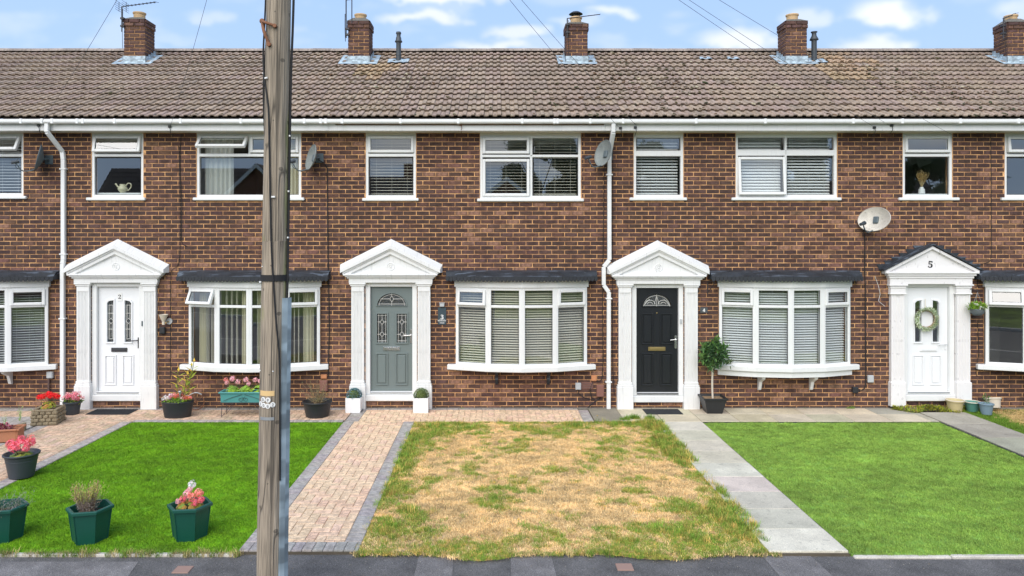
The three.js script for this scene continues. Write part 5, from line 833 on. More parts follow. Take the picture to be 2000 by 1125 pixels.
  // tall lily stems rising from the tub
  { const q = new TB(), st = []; for (const [x, z, h] of [[-.02, -.04, .56], [.15, -.06, .64], [.11, 0, .5], [.19, -.02, .72]]) { st.push(tube([[x * .7, .2, z], [x, .2 + h * .5, z], [x * 1.25 + .02, .2 + h, z]], .006, 12, 5)); for (let k = 3; k < 16; k++) { const f = k / 16, c = V(mix(x * .7, x * 1.25 + .02, f), .2 + h * f, z), a = k * 2.4; leafAt(q, c, V(Math.cos(a), .5, Math.sin(a) * .7), .14, .036, jit(k % 3 ? [.36, .42, .03] : [.58, .40, .04], R), .2); } } addL(t, 'lily_stems', st, M.stem); addL(t, 'lily_leaves', q.geo(), M.leaf, false); addL(t, 'solar_light', [bar(V(.05, .2, .04), V(.05, .36, .04), .006, 6), lathe([[.012, 0], [.03, .06], [.03, .075], [.001, .08]], 14).translate(.05, .36, .04)], M.metalPale); }
  // rusty bicycle ornament
  { const c = V(X(382.5, .17), .036, .17), b = thing('bicycle_ornament', 'rusty wire bicycle ornament leaning by the wall behind the flower tub', 'garden ornament', [c.x, c.y, c.z], null, .1);
    const wheel = (x, r) => { const g = [new THREE.TorusGeometry(r, .008, 6, 36).translate(x, r + .008, 0), new THREE.CylinderGeometry(.016, .016, .03, 10).rotateX(Math.PI / 2).translate(x, r + .008, 0)]; for (let k = 0; k < 10; k++) { const a = k * .628; g.push(bar(V(x, r + .008, 0), V(x + Math.cos(a) * r, r + .008 + Math.sin(a) * r, 0), .0028, 4)); } return g; };
    addL(b, 'wheel', wheel(0, .138), M.rust); addL(b, 'wheel', wheel(-.36, .138), M.rust);
    addL(b, 'frame', [tube([[0, .146, 0], [-.03, .27, 0], [-.05, .40, 0], [-.06, .45, 0]], .011, 16, 7), tube([[-.05, .36, 0], [-.16, .32, 0], [-.30, .30, 0], [-.36, .146, 0]], .011, 16, 7), tube([[-.14, .15, 0], [-.05, .33, 0]], .009, 8, 6), bar(V(-.14, .15, 0), V(-.36, .146, 0), .009, 6)], M.rust);
    addL(b, 'handlebar', tube([[-.06, .45, 0], [-.11, .43, .06], [-.17, .40, .07]], .009, 12, 6), M.rust); addL(b, 'mudguard', new THREE.TorusGeometry(.155, .012, 5, 20, 1.9).rotateZ(.9).translate(0, .146, 0), M.metalPale); }
  // teal trough on a wire stand
  { const c = V(X(478, .6), .036, .56), b = thing('trough_planter', 'teal trough of pale pink geraniums on a black scrolled wire stand', 'planter', [c.x, c.y, c.z]);
    const y0 = .235, y1 = .40, w0 = .36, w1 = .385, t4 = new TB(); addL(b, 'trough', [B(-w0, w0, y0, y0 + .02, -.09, .09, .004), ext([[-w0, 0], [w0, 0], [w1, .165], [-w1, .165]], .012).rotateX(.10).translate(0, y0, .085), ext([[-w0, 0], [w0, 0], [w1, .165], [-w1, .165]], .012).rotateX(-.10).translate(0, y0, -.10), B(-w1 + .005, -w1 + .02, y0, y1, -.10, .10, .004), B(w1 - .02, w1 - .005, y0, y1, -.10, .10, .004)], M.planterTeal); addL(b, 'rim', ring(-.41, .41, -.135, .135, .035, 0, .022, .006).map(g => g.rotateX(-Math.PI / 2).translate(0, y1 - .006, 0)), M.planterTeal); addL(b, 'soil', B(-.36, .36, .25, .36, -.09, .09, 0), M.soil);
    const spiral = (cx, s) => { const a = []; for (let k = 0; k < 26; k++) { const q = k / 25 * 7.5, r = .012 + .033 * (k / 25); a.push(V(cx + s * Math.cos(q) * r, .30 + Math.sin(q) * r, .118)); } return tube(a, .0035, 60, 5); };
    addL(b, 'scrollwork', [spiral(-.045, 1), spiral(.045, -1), tube([[-.33, .27, .118], [-.18, .33, .118], [-.02, .375, .118]], .0035, 16, 5), tube([[.33, .27, .118], [.18, .33, .118], [.02, .375, .118]], .0035, 16, 5), bar(V(-.37, .245, .118), V(.37, .245, .118), .004, 5), new THREE.TorusGeometry(.035, .0035, 5, 18).rotateY(Math.PI / 2).translate(-.41, .30, .03)], M.metalDark);
    for (const [x, z] of [[-.35, .11], [-.35, -.11], [.35, .11], [.35, -.11]]) addL(b, 'leg', [bar(V(x, .245, z), V(x * 1.03, 0, z * 1.1), .005, 6), bar(V(x * 1.0, .02, z), V(x * .45, .245, z), .0035, 5)], M.metalDark);
    geranium(b, R, .40, .34, .04, .07, 10, .03, [[-.33, .60, 0, .035, SALMON], [-.30, .56, .04, .035, BLUSH], [-.22, .62, 0, .045, BLUSH], [-.12, .57, .03, .042, BLUSH], [.01, .60, 0, .045, BLUSH], [.06, .54, .04, .035, BLUSH], [.16, .60, 0, .04, BLUSH], [.25, .58, .03, .04, BLUSH], [.33, .60, 0, .04, PINK]], BRIGHT);
    for (const x of [-.22, .0, .22]) { const lf = new TB(); roundLeaves(lf, R, V(x, .41, .01), .09, .10, .07, 46, .03, BRIGHT); addL(b, 'leaves', lf.geo(), M.leaf, false); } }
  // black barrel tub with a wispy shrub
  p = G(616, 817, .03); t = thing('tub', 'black barrel tub with a wispy half-dead shrub beside the pole', 'plant tub', [p.x, .036, p.z - .14]);
  addL(t, 'shell', lathe([[.001, .004], [.185, 0], [.19, .01], [.194, .05], [.198, .052], [.2, .066], [.228, .225], [.245, .23], [.248, .255], [.232, .258], [.218, .20], [.001, .19]], 40), M.blackPlastic); addL(t, 'soil', new THREE.CylinderGeometry(.21, .2, .01, 30).translate(0, .195, 0), M.soil);
  { const q = new TB(), st = []; for (let k = 0; k < 46; k++) { const a = R() * 6.28, d = V(Math.cos(a) * (.08 + .22 * R()), .12 + .26 * R(), Math.sin(a) * .2 * R()), b = V((R() - .5) * .1, .2, (R() - .5) * .1); st.push(bar(b, b.clone().add(d), .003, 4, .0015)); for (let j = 3; j < 16; j++) leafAt(q, b.clone().addScaledVector(d, j / 16), d.clone().multiplyScalar(1.4).add(rv(R).multiplyScalar(.5)), .035, .006, jit(OLIVE[k % 3], R)); } addL(t, 'twigs', st, M.twig); addL(t, 'foliage', q.geo(), M.leaf, false); }
  // white cubes with clipped balls
  for (const [px, col, lab] of [[692, [[.09, .20, .22], [.14, .27, .29], [.06, .13, .15]], 'white cube planter with a blue-green topiary ball by the grey door'], [823, [[.17, .22, .10], [.22, .27, .13], [.10, .14, .06]], 'white cube planter with a mossy green topiary ball by the grey door']]) {
    const x = X(px, .24), b = thing('cube_planter', lab, 'planter', [x, .036, .245], 'white cube planters at the grey door'), s = .128;
    addL(b, 'box', [B(-s, s, 0, .02, -s, s, 0), B(-s, -s + .012, 0, .25, -s, s, .003), B(s - .012, s, 0, .25, -s, s, .003), B(-s + .011, s - .011, 0, .249, s - .012, s - .001, .003), B(-s + .011, s - .011, 0, .249, -s + .001, -s + .012, .003)], M.planterWhite); addL(b, 'soil', B(-s + .012, s - .012, .15, .22, -s + .012, s - .012, 0), M.soil);
    const q = new TB(); for (let k = 0; k < 900; k++) { const d = rv(R); if (d.y < -.5) continue; const c = V(d.x * .118, .275 + d.y * .105, d.z * .118); leafAt(q, c.multiplyScalar(1), d.clone().add(rv(R).multiplyScalar(.8)), .026, .016, jit(col[k % 3], R, .6)); } addL(b, 'topiary_ball', [q.geo()], M.leaf, false); addL(b, 'ball_core', new THREE.SphereGeometry(.095, 16, 12).translate(0, .275, 0), M.stem);
  }
  // standard bay tree
  { const x = X(1392, .3), b = thing('bay_tree', 'clipped bay tree on a straight bare stem in a square black pot', 'potted tree', [x, .036, .30]);
    const fr = (a, c, y0, y1) => { const tb2 = new TB(); for (let k = 0; k < 4; k++) { const q = k * 1.5708 + .7854, P = (z, r, y) => V(Math.cos(z) * r * 1.414, y, Math.sin(z) * r * 1.414); tb2.quad(P(q + 1.5708, a, y0), P(q, a, y0), P(q, c, y1), P(q + 1.5708, c, y1)); } return tb2.geo(false); };
    addL(b, 'pot', [fr(.125, .185, 0, .24), fr(.185, .205, .238, .242), fr(.205, .205, .242, .268), fr(.205, .185, .268, .27), fr(.185, .175, .27, .22), B(-.12, .12, 0, .01, -.12, .12, 0)], M.blackPlastic); addL(b, 'bark_mulch', B(-.172, .172, .20, .236, -.172, .172, .004), M.bark);
    addL(b, 'trunk', tube([[0, .2, 0], [-.008, .5, 0], [.004, .82, 0]], .017, 14, 8), M.potCream);
    const q = new TB(); bush(q, R, V(.015, .97, 0), .195, .215, .18, 820, .085, .036, [[.035, .10, .025], [.05, .14, .03], [.025, .075, .02], [.10, .22, .04]], .15, .33); bush(q, R, V(.26, .84, .03), .07, .04, .05, 30, .08, .03, [[.08, .12, .05]]); for (const [x, y, z] of [[-.17, 1.10, .05], [.05, 1.20, 0], [.18, 1.08, .06], [-.21, .93, .08], [.20, .92, .02], [-.06, .80, .12]]) bush(q, R, V(x, y, z), .05, .06, .05, 34, .09, .034, [[.05, .13, .03], [.10, .21, .04]], .3, .5); addL(b, 'crown', q.geo(), M.leaf, false); addL(b, 'branches', [0, 1, 2, 3, 4].map(k => bar(V(.004, .8, 0), V(.12 * Math.cos(k * 1.3), 1.02 + .06 * (k % 2), .12 * Math.sin(k * 1.3)), .007, 5)), M.twig); }
  // four small pots by number 5
  for (const [px, py, r, h, m, lab, tilt] of [[1873, 808, .145, .20, 'potBeige', 'empty beige glazed pot with a rolled rim by the number 5 door', 0], [1906, 807, .128, .165, 'potTeal', 'teal glazed pot with a pale rim between the beige and blue pots', 0], [1933, 813, .115, .19, 'potBlue', 'blue-grey plastic pot with a sprig, standing foremost at the wall by number 5', 0], [1928, 799, .13, .17, 'potCream', 'cream pot leaning against the brick wall behind the blue pot', -.28]]) {
    const c = G(px, py, .02), b = thing('garden_pot', lab, 'plant pot', [c.x, .03, Math.max(c.z - r * .75, .2)], null); if (tilt) b.rotation.x = tilt, b.position.y += .045;
    addL(b, 'pot', lathe([[.001, .004], [r * .66, 0], [r * .70, .01], [r * .9, h * .86], [r * 1.0, h * .88], [r * 1.02, h * .97], [r * .98, h], [r * .88, h * .98], [r * .82, h * .8], [.001, h * .75]], 30), M[m]); if (m !== 'potBlue') addL(b, 'rim_glaze', new THREE.TorusGeometry(r * .97, .009, 6, 30).rotateX(Math.PI / 2).translate(0, h, 0), M.potCream);
    const q = new TB(); if (m === 'potBlue') bush(q, R, V(0, h + .05, 0), .05, .08, .05, 40, .05, .016, [[.10, .2, .03], [.05, .1, .02]]); else if (m === 'potTeal') bush(q, R, V(.02, h * .8, 0), .07, .02, .05, 14, .04, .015, [[.12, .2, .03]]); if (q.p.length) addL(b, 'sprig', q.geo(), M.leaf, false); }
  // creeping plants under the number 5 door
  { const q = new TB(); for (let k = 0; k < 2600; k++) { const x = mix(X(1737), X(1905), R()), z = .10 + .28 * R() * (.5 + .5 * Math.sin(x * 9)), y = .02 + .10 * R() * (1 - z * 1.6); leafAt(q, V(x, y, z), rv(R).add(V(0, .6, .3)), .035, .022, jit(R() < .5 ? [.36, .36, .02] : R() < .6 ? [.16, .24, .02] : [.16, .10, .07], R)); } const g = q.geo(), s = mesh(scene, 'creeping_plants', g, M.leaf); s.userData = { kind: 'stuff', label: 'low yellow-green creeping plants under the number 5 door sill', category: 'ground cover' }; }
}
// doormats
function mat(label, x, w, z0, z1, y) { const t = thing('doormat', label, 'doormat', [x, y, (z0 + z1) / 2]); addL(t, 'backing', B(-w / 2, w / 2, 0, .010, -(z1 - z0) / 2, (z1 - z0) / 2, .003), M.mat); const r = []; for (let k = 0; k < 26; k++) { const q = -w / 2 + .02 + (w - .04) * k / 25; r.push(B(q - .006, q + .006, .010, .017, -(z1 - z0) / 2 + .012, (z1 - z0) / 2 - .012, .002)); } addL(t, 'ridges', r, M.mat); }
mat('dark ribbed doormat before the number 2 door', -6.50, .72, .13, .50, .037); mat('dark ribbed doormat before the black door', 2.87, .62, .12, .48, .037);
// wreath on the number 5 door
{ const R = rnd(77), z = .0, cx = X(1809, z), cy = Y(623, z), t = thing('wreath', 'silvery green leaf wreath hanging on the number 5 door', 'wreath', [cx, cy - .25, z]); const q = new TB(); for (let k = 0; k < 900; k++) { const a = R() * 6.283, r = .155 + .04 * (R() - .5), c = V(Math.cos(a) * r, .25 + Math.sin(a) * r, .02 * R()), d = V(Math.cos(a + .9), Math.sin(a + .9), .35).add(rv(R).multiplyScalar(.7)); leafAt(q, c, d, .07, .016, jit([[.50, .56, .42], [.66, .68, .56], [.36, .44, .28], [.26, .34, .17]][k % 4], R)); } addL(t, 'leaves', q.geo(), M.leaf, false); addL(t, 'hoop', new THREE.TorusGeometry(.155, .022, 8, 40).translate(0, .25, 0), M.twig); addL(t, 'ribbon', B(-.008, .008, .40, .60, -.03, -.026, 0), M.upvcCream); }
// hanging basket by number 5
{ const R = rnd(78), x = X(1909, .2), yb = Y(604, .2), t = thing('hanging_basket', 'grey hanging pot of white flowers on a wall bracket by the number 5 door', 'hanging basket', [x, yb - .11, .2]); addL(t, 'bowl', lathe([[.001, 0], [.06, .004], [.10, .05], [.112, .12], [.10, .118], [.001, .10]], 26), M.basketGrey); const q = new TB(), f = new TB(); bush(q, R, V(0, .15, 0), .15, .07, .12, 300, .05, .028, BRIGHT, .3, .3); for (let k = 0; k < 16; k++) { const a = R() * 6.28; head(f, R, V(Math.cos(a) * .15, .12 + .10 * R(), Math.sin(a) * .12), .02, WHITE, 14); } addL(t, 'leaves', q.geo(), M.leaf, false); addL(t, 'flowers', f.geo(), M.petal, false); addL(t, 'chains', [[-.10, 0], [.09, .04], [.02, -.10]].map(([a, b]) => bar(V(a, .12, b), V(0, .40, 0), .0025, 4)), M.metalPale); addL(t, 'bracket', [tube([[-.05, .36, -.19], [-.05, .45, -.1], [0, .43, 0], [0, .40, .01]], .005, 18, 5), bar(V(-.05, .27, -.195), V(-.05, .46, -.195), .006, 5)], M.metalDark); }
// ---------------------------------------------------------------- things on the walls
const font = await new FontLoader().loadAsync('fonts/droid/droid_sans_bold.typeface.json'), serif = await new FontLoader().loadAsync('fonts/droid/droid_serif_bold.typeface.json');
function text(s, size, f = font, depth = .002) { const g = new TextGeometry(s, { font: f, size, depth, curveSegments: 4 }); g.computeBoundingBox(); const b = g.boundingBox; return g.translate(-(b.min.x + b.max.x) / 2, -(b.min.y + b.max.y) / 2, 0); }
{ // number plates
  let t = thing('number_plate', 'white plate with a black 2 on the white panelled door', 'number plate', [X(233.7, -.04), Y(588, -.04), ZD + .002]); addL(t, 'plate', B(-.042, .042, 0, .145, 0, .006, .003), M.whiteEnamel); addL(t, 'digit', text('2', .072, serif).translate(0, .075, .0065), M.ink);
  t = thing('house_sign', 'dark slate sign with white 3 and street name beside the grey door', 'house sign', [X(863.5), Y(634), .0]); addL(t, 'plate', B(-.072, .072, 0, .30, .002, .014, .006), M.slate); addL(t, 'digit', text('3', .078, font).translate(0, .135, .0145), M.whiteEnamel); addL(t, 'lettering', [text('Rochester', .022).translate(0, .072, .0145), text('Close', .022).translate(0, .034, .0145)], M.whiteEnamel); addL(t, 'rule', B(-.055, .055, .088, .091, .0135, .0155, 0), M.whiteEnamel); addL(t, 'lamp_cap', [B(-.04, .04, .315, .375, .0, .05, .006), B(-.05, .05, .375, .385, .0, .055, .003)], M.boxGrey);
  t = thing('number_plate', 'small grey slate plaque with a white 4 beside the black door', 'number plate', [X(1374.5), Y(611), 0]); addL(t, 'plate', B(-.066, .066, 0, .095, .002, .014, .006), M.slateGrey); addL(t, 'digit', text('4', .058, font).translate(0, .047, .0145), M.whiteEnamel);
  t = thing('house_number', 'black figure 5 fixed on the white gable', 'house number', [X(1817, .08), Y(523, .08), .08]); addL(t, 'digit', text('5', .115, serif, .008).rotateZ(-.06).translate(0, .06, 0), M.ink);
}
{ // lamp, key safe, bells
  let x = X(320, .1), t = thing('wall_lamp', 'cream glass cone wall lamp beside the number 2 door', 'wall lamp', [x, Y(634, .1), .1]);
  addL(t, 'shade', lathe([[.022, 0], [.028, .01], [.078, .125], [.074, .125], [.026, .018]], 22).translate(-.005, .05, 0), M.potCream); addL(t, 'holder', new THREE.CylinderGeometry(.024, .024, .06, 14).translate(-.005, .03, 0), M.potCream); addL(t, 'wall_plate', new THREE.CylinderGeometry(.055, .055, .02, 20).rotateX(Math.PI / 2).translate(.055, .05, -.088), M.boxGrey); addL(t, 'arm', tube([[.055, .05, -.085], [.04, .04, -.03], [-.005, .02, 0]], .009, 12, 6), M.brass);
  x = X(317, .03); solo('key_safe', 'small black key safe under the cone wall lamp', 'key safe', [B(x - .048, x + .048, Y(652, .03), Y(639, .03), .0, .05, .01), B(x - .03, x + .03, Y(650, .03), Y(648, .03), .05, .054, .002)], M.blackPlastic);
  x = X(279, .02); solo('door_bell', 'dark doorbell button on the frame of the number 2 door', 'doorbell', B(x - .02, x + .02, Y(637, .02), Y(627, .02), .013, .034, .004), M.slate);
  x = X(1330, .02); solo('door_bell', 'pale doorbell button on the frame of the black door', 'doorbell', B(x - .02, x + .02, Y(630, .02) - .02, Y(621, .02) - .02, .013, .03, .004), M.boxGrey);
  solo('basket_bracket', 'empty black hanging basket bracket above the number 4 plaque', 'bracket', [B(X(1382) - .008, X(1382) + .008, Y(573), Y(549), 0, .012, .002), tube([[X(1382), Y(569), .01], [X(1386), Y(562), .1], [X(1389), Y(553), .17]], .006, 14, 5), tube([[X(1382), Y(551), .01], [X(1386), Y(549), .1], [X(1390), Y(551), .2]], .006, 14, 5)], M.metalDark);
}
{ // service boxes and vents
  const box = (name, lab, cat, px0, px1, py0, py1, d, m) => solo(name, lab, cat, [B(X(px0), X(px1), Y(py1), Y(py0), .0, d, .008), B(X(px0) + .012, X(px1) - .012, Y(py1) + .012, Y(py0) - .012, d - .002, d + .004, .003)], m);
  box('junction_box', 'pale grey junction box under the end of the bow window left of the downpipe', 'junction box', 94, 106, 725, 738, .06, M.boxGrey);
  box('junction_box', 'pale grey junction box low on the wall left of the brown meter box', 'junction box', 1123.5, 1134.5, 747, 760.5, .05, M.boxGrey);
  box('meter_box', 'brown service box low on the wall beside the downpipe', 'service box', 1164.5, 1179, 751, 774, .07, M.boxRed);
  box('vent_cover', 'terracotta vent cover above the brown service box', 'vent', 1154.5, 1165, 732.5, 744, .03, M.boxTerracotta);
  box('junction_box', 'pale grey junction box right of the bow window with the apron board', 'junction box', 1693, 1704.5, 732.5, 746.5, .05, M.boxGrey);
  box('outlet_vent', 'black square flue outlet low on the wall near the number 5 surround', 'vent', 1662.5, 1673.5, 755, 766, .07, M.blackPlastic);
  box('meter_box', 'red-brown service box behind the wispy shrub', 'service box', 625.5, 641, 742, 763, .07, M.boxRed);
  box('vent_cover', 'terracotta vent cover under the end of the bow window by the wispy shrub', 'vent', 627, 639, 731, 739.5, .03, M.boxTerracotta);
  const a = thing('air_brick', 'slotted brown air brick between the grey and brown boxes', 'air brick', [X(1147), Y(760), 0]); addL(a, 'body', B(-.105, .105, 0, .12, 0, .008, .003), M.boxRed); addL(a, 'slats', [.025, .06, .095].map(y => B(-.1, .1, y - .008, y + .008, .007, .014, .002)), M.wallPipe);
  solo('waste_pipe', 'thin brown pipe running down the wall by the grey junction box left of the downpipe', 'pipe', bar(V(X(97), .0, .03), V(X(97), Y(738), .03), .018, 8), M.wallPipe);
}
{ // cables clipped to the brick
  const w = (label, pts, r = .006, m = M.blackRubber) => solo('wall_cable', label, 'cable', tube(pts.map(([px, py, z = .008]) => V(X(px, z), Y(py, z), z)), r, 60, 5, .15), m);
  w('thin dark cable dropping between the two upstairs windows over the number 2 door', [[354, 262], [352, 290], [352, 340], [355, 400], [354, 470], [358, 478], [366, 481]], .0055);
  w('second thin dark cable running down past the pediment of the number 2 door', [[348, 284], [350, 300], [352, 420], [351, 500], [346, 522], [335, 526], [333, 560], [333, 735]], .0045);
  w('thick black cable running from the grey dish down past the bow roof', [[621, 312, .08], [632, 318, .03], [639, 328], [640, 420], [641, 530], [642, 560], [643, 640], [641, 735]], .009);
  w('black dish cable running down beside the downpipe', [[1180, 325, .03], [1179, 400], [1178, 490], [1177, 600], [1178, 700], [1176, 738], [1171, 746], [1163, 744]], .007);
  w('thin dark cable between the downpipe and the black door surround', [[1197, 262], [1197, 420], [1196, 600], [1197, 720], [1200, 772]], .005);
  w('black cable dropping from the pale dish to the grey box', [[1686, 448, .05], [1689, 470], [1689, 530], [1690, 560], [1690, 640], [1691, 725], [1690, 755], [1684, 763], [1676, 763]], .009);
  w('thin brown cable running up from the pale dish to the eaves', [[1684, 262], [1684, 330], [1683, 440]], .004, M.wallPipe);
  w('thin dark cable running beside the number 5 gable', [[1935, 262], [1936, 350], [1936, 500], [1932, 512], [1915, 516], [1910, 522], [1909, 560]], .005);
  w('thin dark cable below the hanging basket', [[1909, 625], [1912, 690], [1906, 720], [1908, 735]], .005);
  w('white cable trailing down the wall beside the number 5 surround', [[1709, 540], [1716, 560], [1719, 575], [1716, 588], [1728, 598]], .0035, M.whiteEnamel);
  w('looped black cable hanging below the terracotta vent', [[1158, 745], [1153, 760], [1155, 775], [1162, 781]], .006);
  w('curved black cable below the junction box beside the air brick', [[1129, 761], [1130, 768], [1138, 775], [1152, 780], [1160, 781]], .006);
  w('short black cable from the brown service box to the ground', [[1173, 775], [1168, 780, .05], [1158, 787, .05], [1148, 796, .05]], .010);
}
// satellite dishes, all facing the same way
function dish(label, px, py, zc, w, h, mat, wallPx, wallPy) {
  const c = V(X(px, zc), Y(py, zc), zc), n = V(-.82, .22, .50).normalize(), t = thing('satellite_dish', label, 'satellite dish', [X(wallPx), Y(wallPy), 0]);
  const o = ORG.get(t), rel = c.clone().sub(o), q = new THREE.Quaternion().setFromUnitVectors(V(0, 0, 1), n), side = V(0, 1, 0).cross(n).normalize(), up = n.clone().cross(side);
  const m = new THREE.Matrix4().makeBasis(side, up, n).setPosition(rel), pts = []; for (let k = 0; k <= 10; k++) { const r = k / 10; pts.push([Math.max(r, .001), .16 * r * r - .16]); } for (let k = 10; k >= 0; k--) { const r = k / 10; pts.push([Math.max(r * 1.0, .001), .16 * r * r - .18]); }
  addL(t, 'reflector', lathe(pts, 40).rotateX(Math.PI / 2).scale(w / 2, h / 2, .45).applyMatrix4(m), mat);
  const rim = new THREE.TorusGeometry(1, .018, 6, 48).scale(w / 2, h / 2, .4).applyMatrix4(m); addL(t, 'rim', rim, mat);
  const foot = V(0, -h * .47, -.01).applyMatrix4(m), tip = V(0, -h * .36, .30).applyMatrix4(m), bend = V(0, -h * .62, .16).applyMatrix4(m), back = V(0, 0, -.09).applyMatrix4(m);
  addL(t, 'arm', tube([foot, bend, tip], .010, 18, 6), M.dishDark);
  const look = V(0, 0, 0).applyMatrix4(m).sub(tip).normalize(); addL(t, 'receiver', [bar(tip.clone().addScaledVector(look, -.06), tip.clone().addScaledVector(look, .05), .026, 12), bar(tip.clone().addScaledVector(look, .03), tip.clone().addScaledVector(look, .06), .034, 12)], M.greyPlastic);
  addL(t, 'mount', [bar(back, V(rel.x * .2 + .02, rel.y * .3, .10), .020, 8), bar(V(rel.x * .2 + .02, rel.y * .3, .10), V(.02, 0, .0), .018, 8), B(-.05, .09, -.08, .08, .0, .014, .004), cbox(.09, .12, .05, .01).applyMatrix4(new THREE.Matrix4().makeBasis(side, up, n).setPosition(V(0, 0, -.06).applyMatrix4(m)))], M.dishDark);
  addL(t, 'lead', tube([tip, tip.clone().add(V(.03, -.10, 0)), foot.clone().add(V(-.06, -.06, 0)), foot], .004, 24, 5), M.blackRubber);
}
dish('dark satellite dish seen edge-on beside the open upstairs vent left of the downpipe', 74, 308, .22, .46, .45, M.dishDark, 94, 312);
dish('grey satellite dish on the brick by the telegraph pole', 607, 307, .24, .46, .45, M.dishGrey, 622, 309);
dish('weathered grey satellite dish in front of the downpipe under the eaves', 1178, 299, .30, .43, .46, M.dishGrey, 1186, 304);
dish('wide pale oval satellite dish above the number 5 gable side of the wall', 1707, 428, .26, .58, .42, M.dishPale, 1700, 438);
// aerials
function yagi(label, px, py, basePy, boomPx, boomPy, n, short) {
  const z = -2.60, c = V(X(px, z), Y(py, z), z), b = V(X(px, z), Y(basePy, z), z), e = V(X(boomPx, z - .2), Y(boomPy, z - .2), z - .2), t = thing('tv_aerial', label, 'aerial', [b.x, b.y, b.z]), o = V(b.x, b.y, b.z), L2 = v => v.clone().sub(o);
  addL(t, 'mast', [bar(V(0, 0, 0), L2(c), .013, 8), B(-.03, .05, .10, .14, -.06, .02, .004), B(-.03, .05, .26, .30, -.06, .02, .004)], M.metalDark);
  addL(t, 'boom', bar(L2(c), L2(e), .009, 6), M.metalDark);
  const el = []; for (let k = 0; k < n; k++) { const p = c.clone().lerp(e, .12 + .88 * k / (n - 1)); el.push(bar(L2(p).add(V(.01, .02, -.10)), L2(p).add(V(-.01, -.02, .10)), .0045, 5)); } addL(t, 'elements', el, M.metalDark);
  if (!short) { const g = []; for (let k = 0; k < 5; k++) { const y = -.09 + k * .045; g.push(bar(V(-.06, y, -.16).add(L2(c)), V(-.06, y, .16).add(L2(c)), .004, 4)); g.push(bar(V(.10, y - .02, -.10).add(L2(c)), V(.07, y, .14).add(L2(c)), .004, 4)); } g.push(bar(V(-.06, -.1, 0).add(L2(c)), V(-.06, .1, 0).add(L2(c)), .006, 4), bar(V(.09, -.1, 0).add(L2(c)), V(.09, .1, 0).add(L2(c)), .006, 4)); addL(t, 'reflector', g, M.metalDark); }
  addL(t, 'cable', tube([[.02, .9 * (c.y - b.y), 0], [.03, .3, .02], [.02, 0, .02], [.03, -.35, .03]], .005, 20, 5), M.blackRubber);
}
yagi('long television aerial on the chimney over the number 2 house', 238, 13, 62, 305, 4, 9);
yagi('short television aerial beside the capped chimney pot', 1108, 36, 74, 1172, 28, 6, true);
yagi('small aerial and bracket on the chimney beyond the number 5 house', 1960, 36, 76, 1984, 26, 3, true);
{ const z = -2.6, x0 = X(676, z), t = thing('aerial_mast', 'tall twin aerial mast strapped to the chimney over the grey door house', 'aerial', [x0, Y(74, z), z]); const h = Y(-60, z) - Y(74, z); addL(t, 'mast', [bar(V(0, 0, 0), V(0, h, 0), .013, 8), bar(V(.13, .30, .05), V(.13, h, .05), .011, 8), bar(V(0, h * .55, 0), V(.13, h * .55, .05), .009, 6)], M.metalDark); addL(t, 'bracket', [B(-.02, .07, .05, .09, -.04, .02, .004), B(-.02, .07, .17, .21, -.04, .02, .004)], M.metalDark); addL(t, 'cable', tube([[-.02, .5, .01], [-.02, .2, .02], [-.01, -.08, .02]], .007, 12, 5), M.blackRubber); }
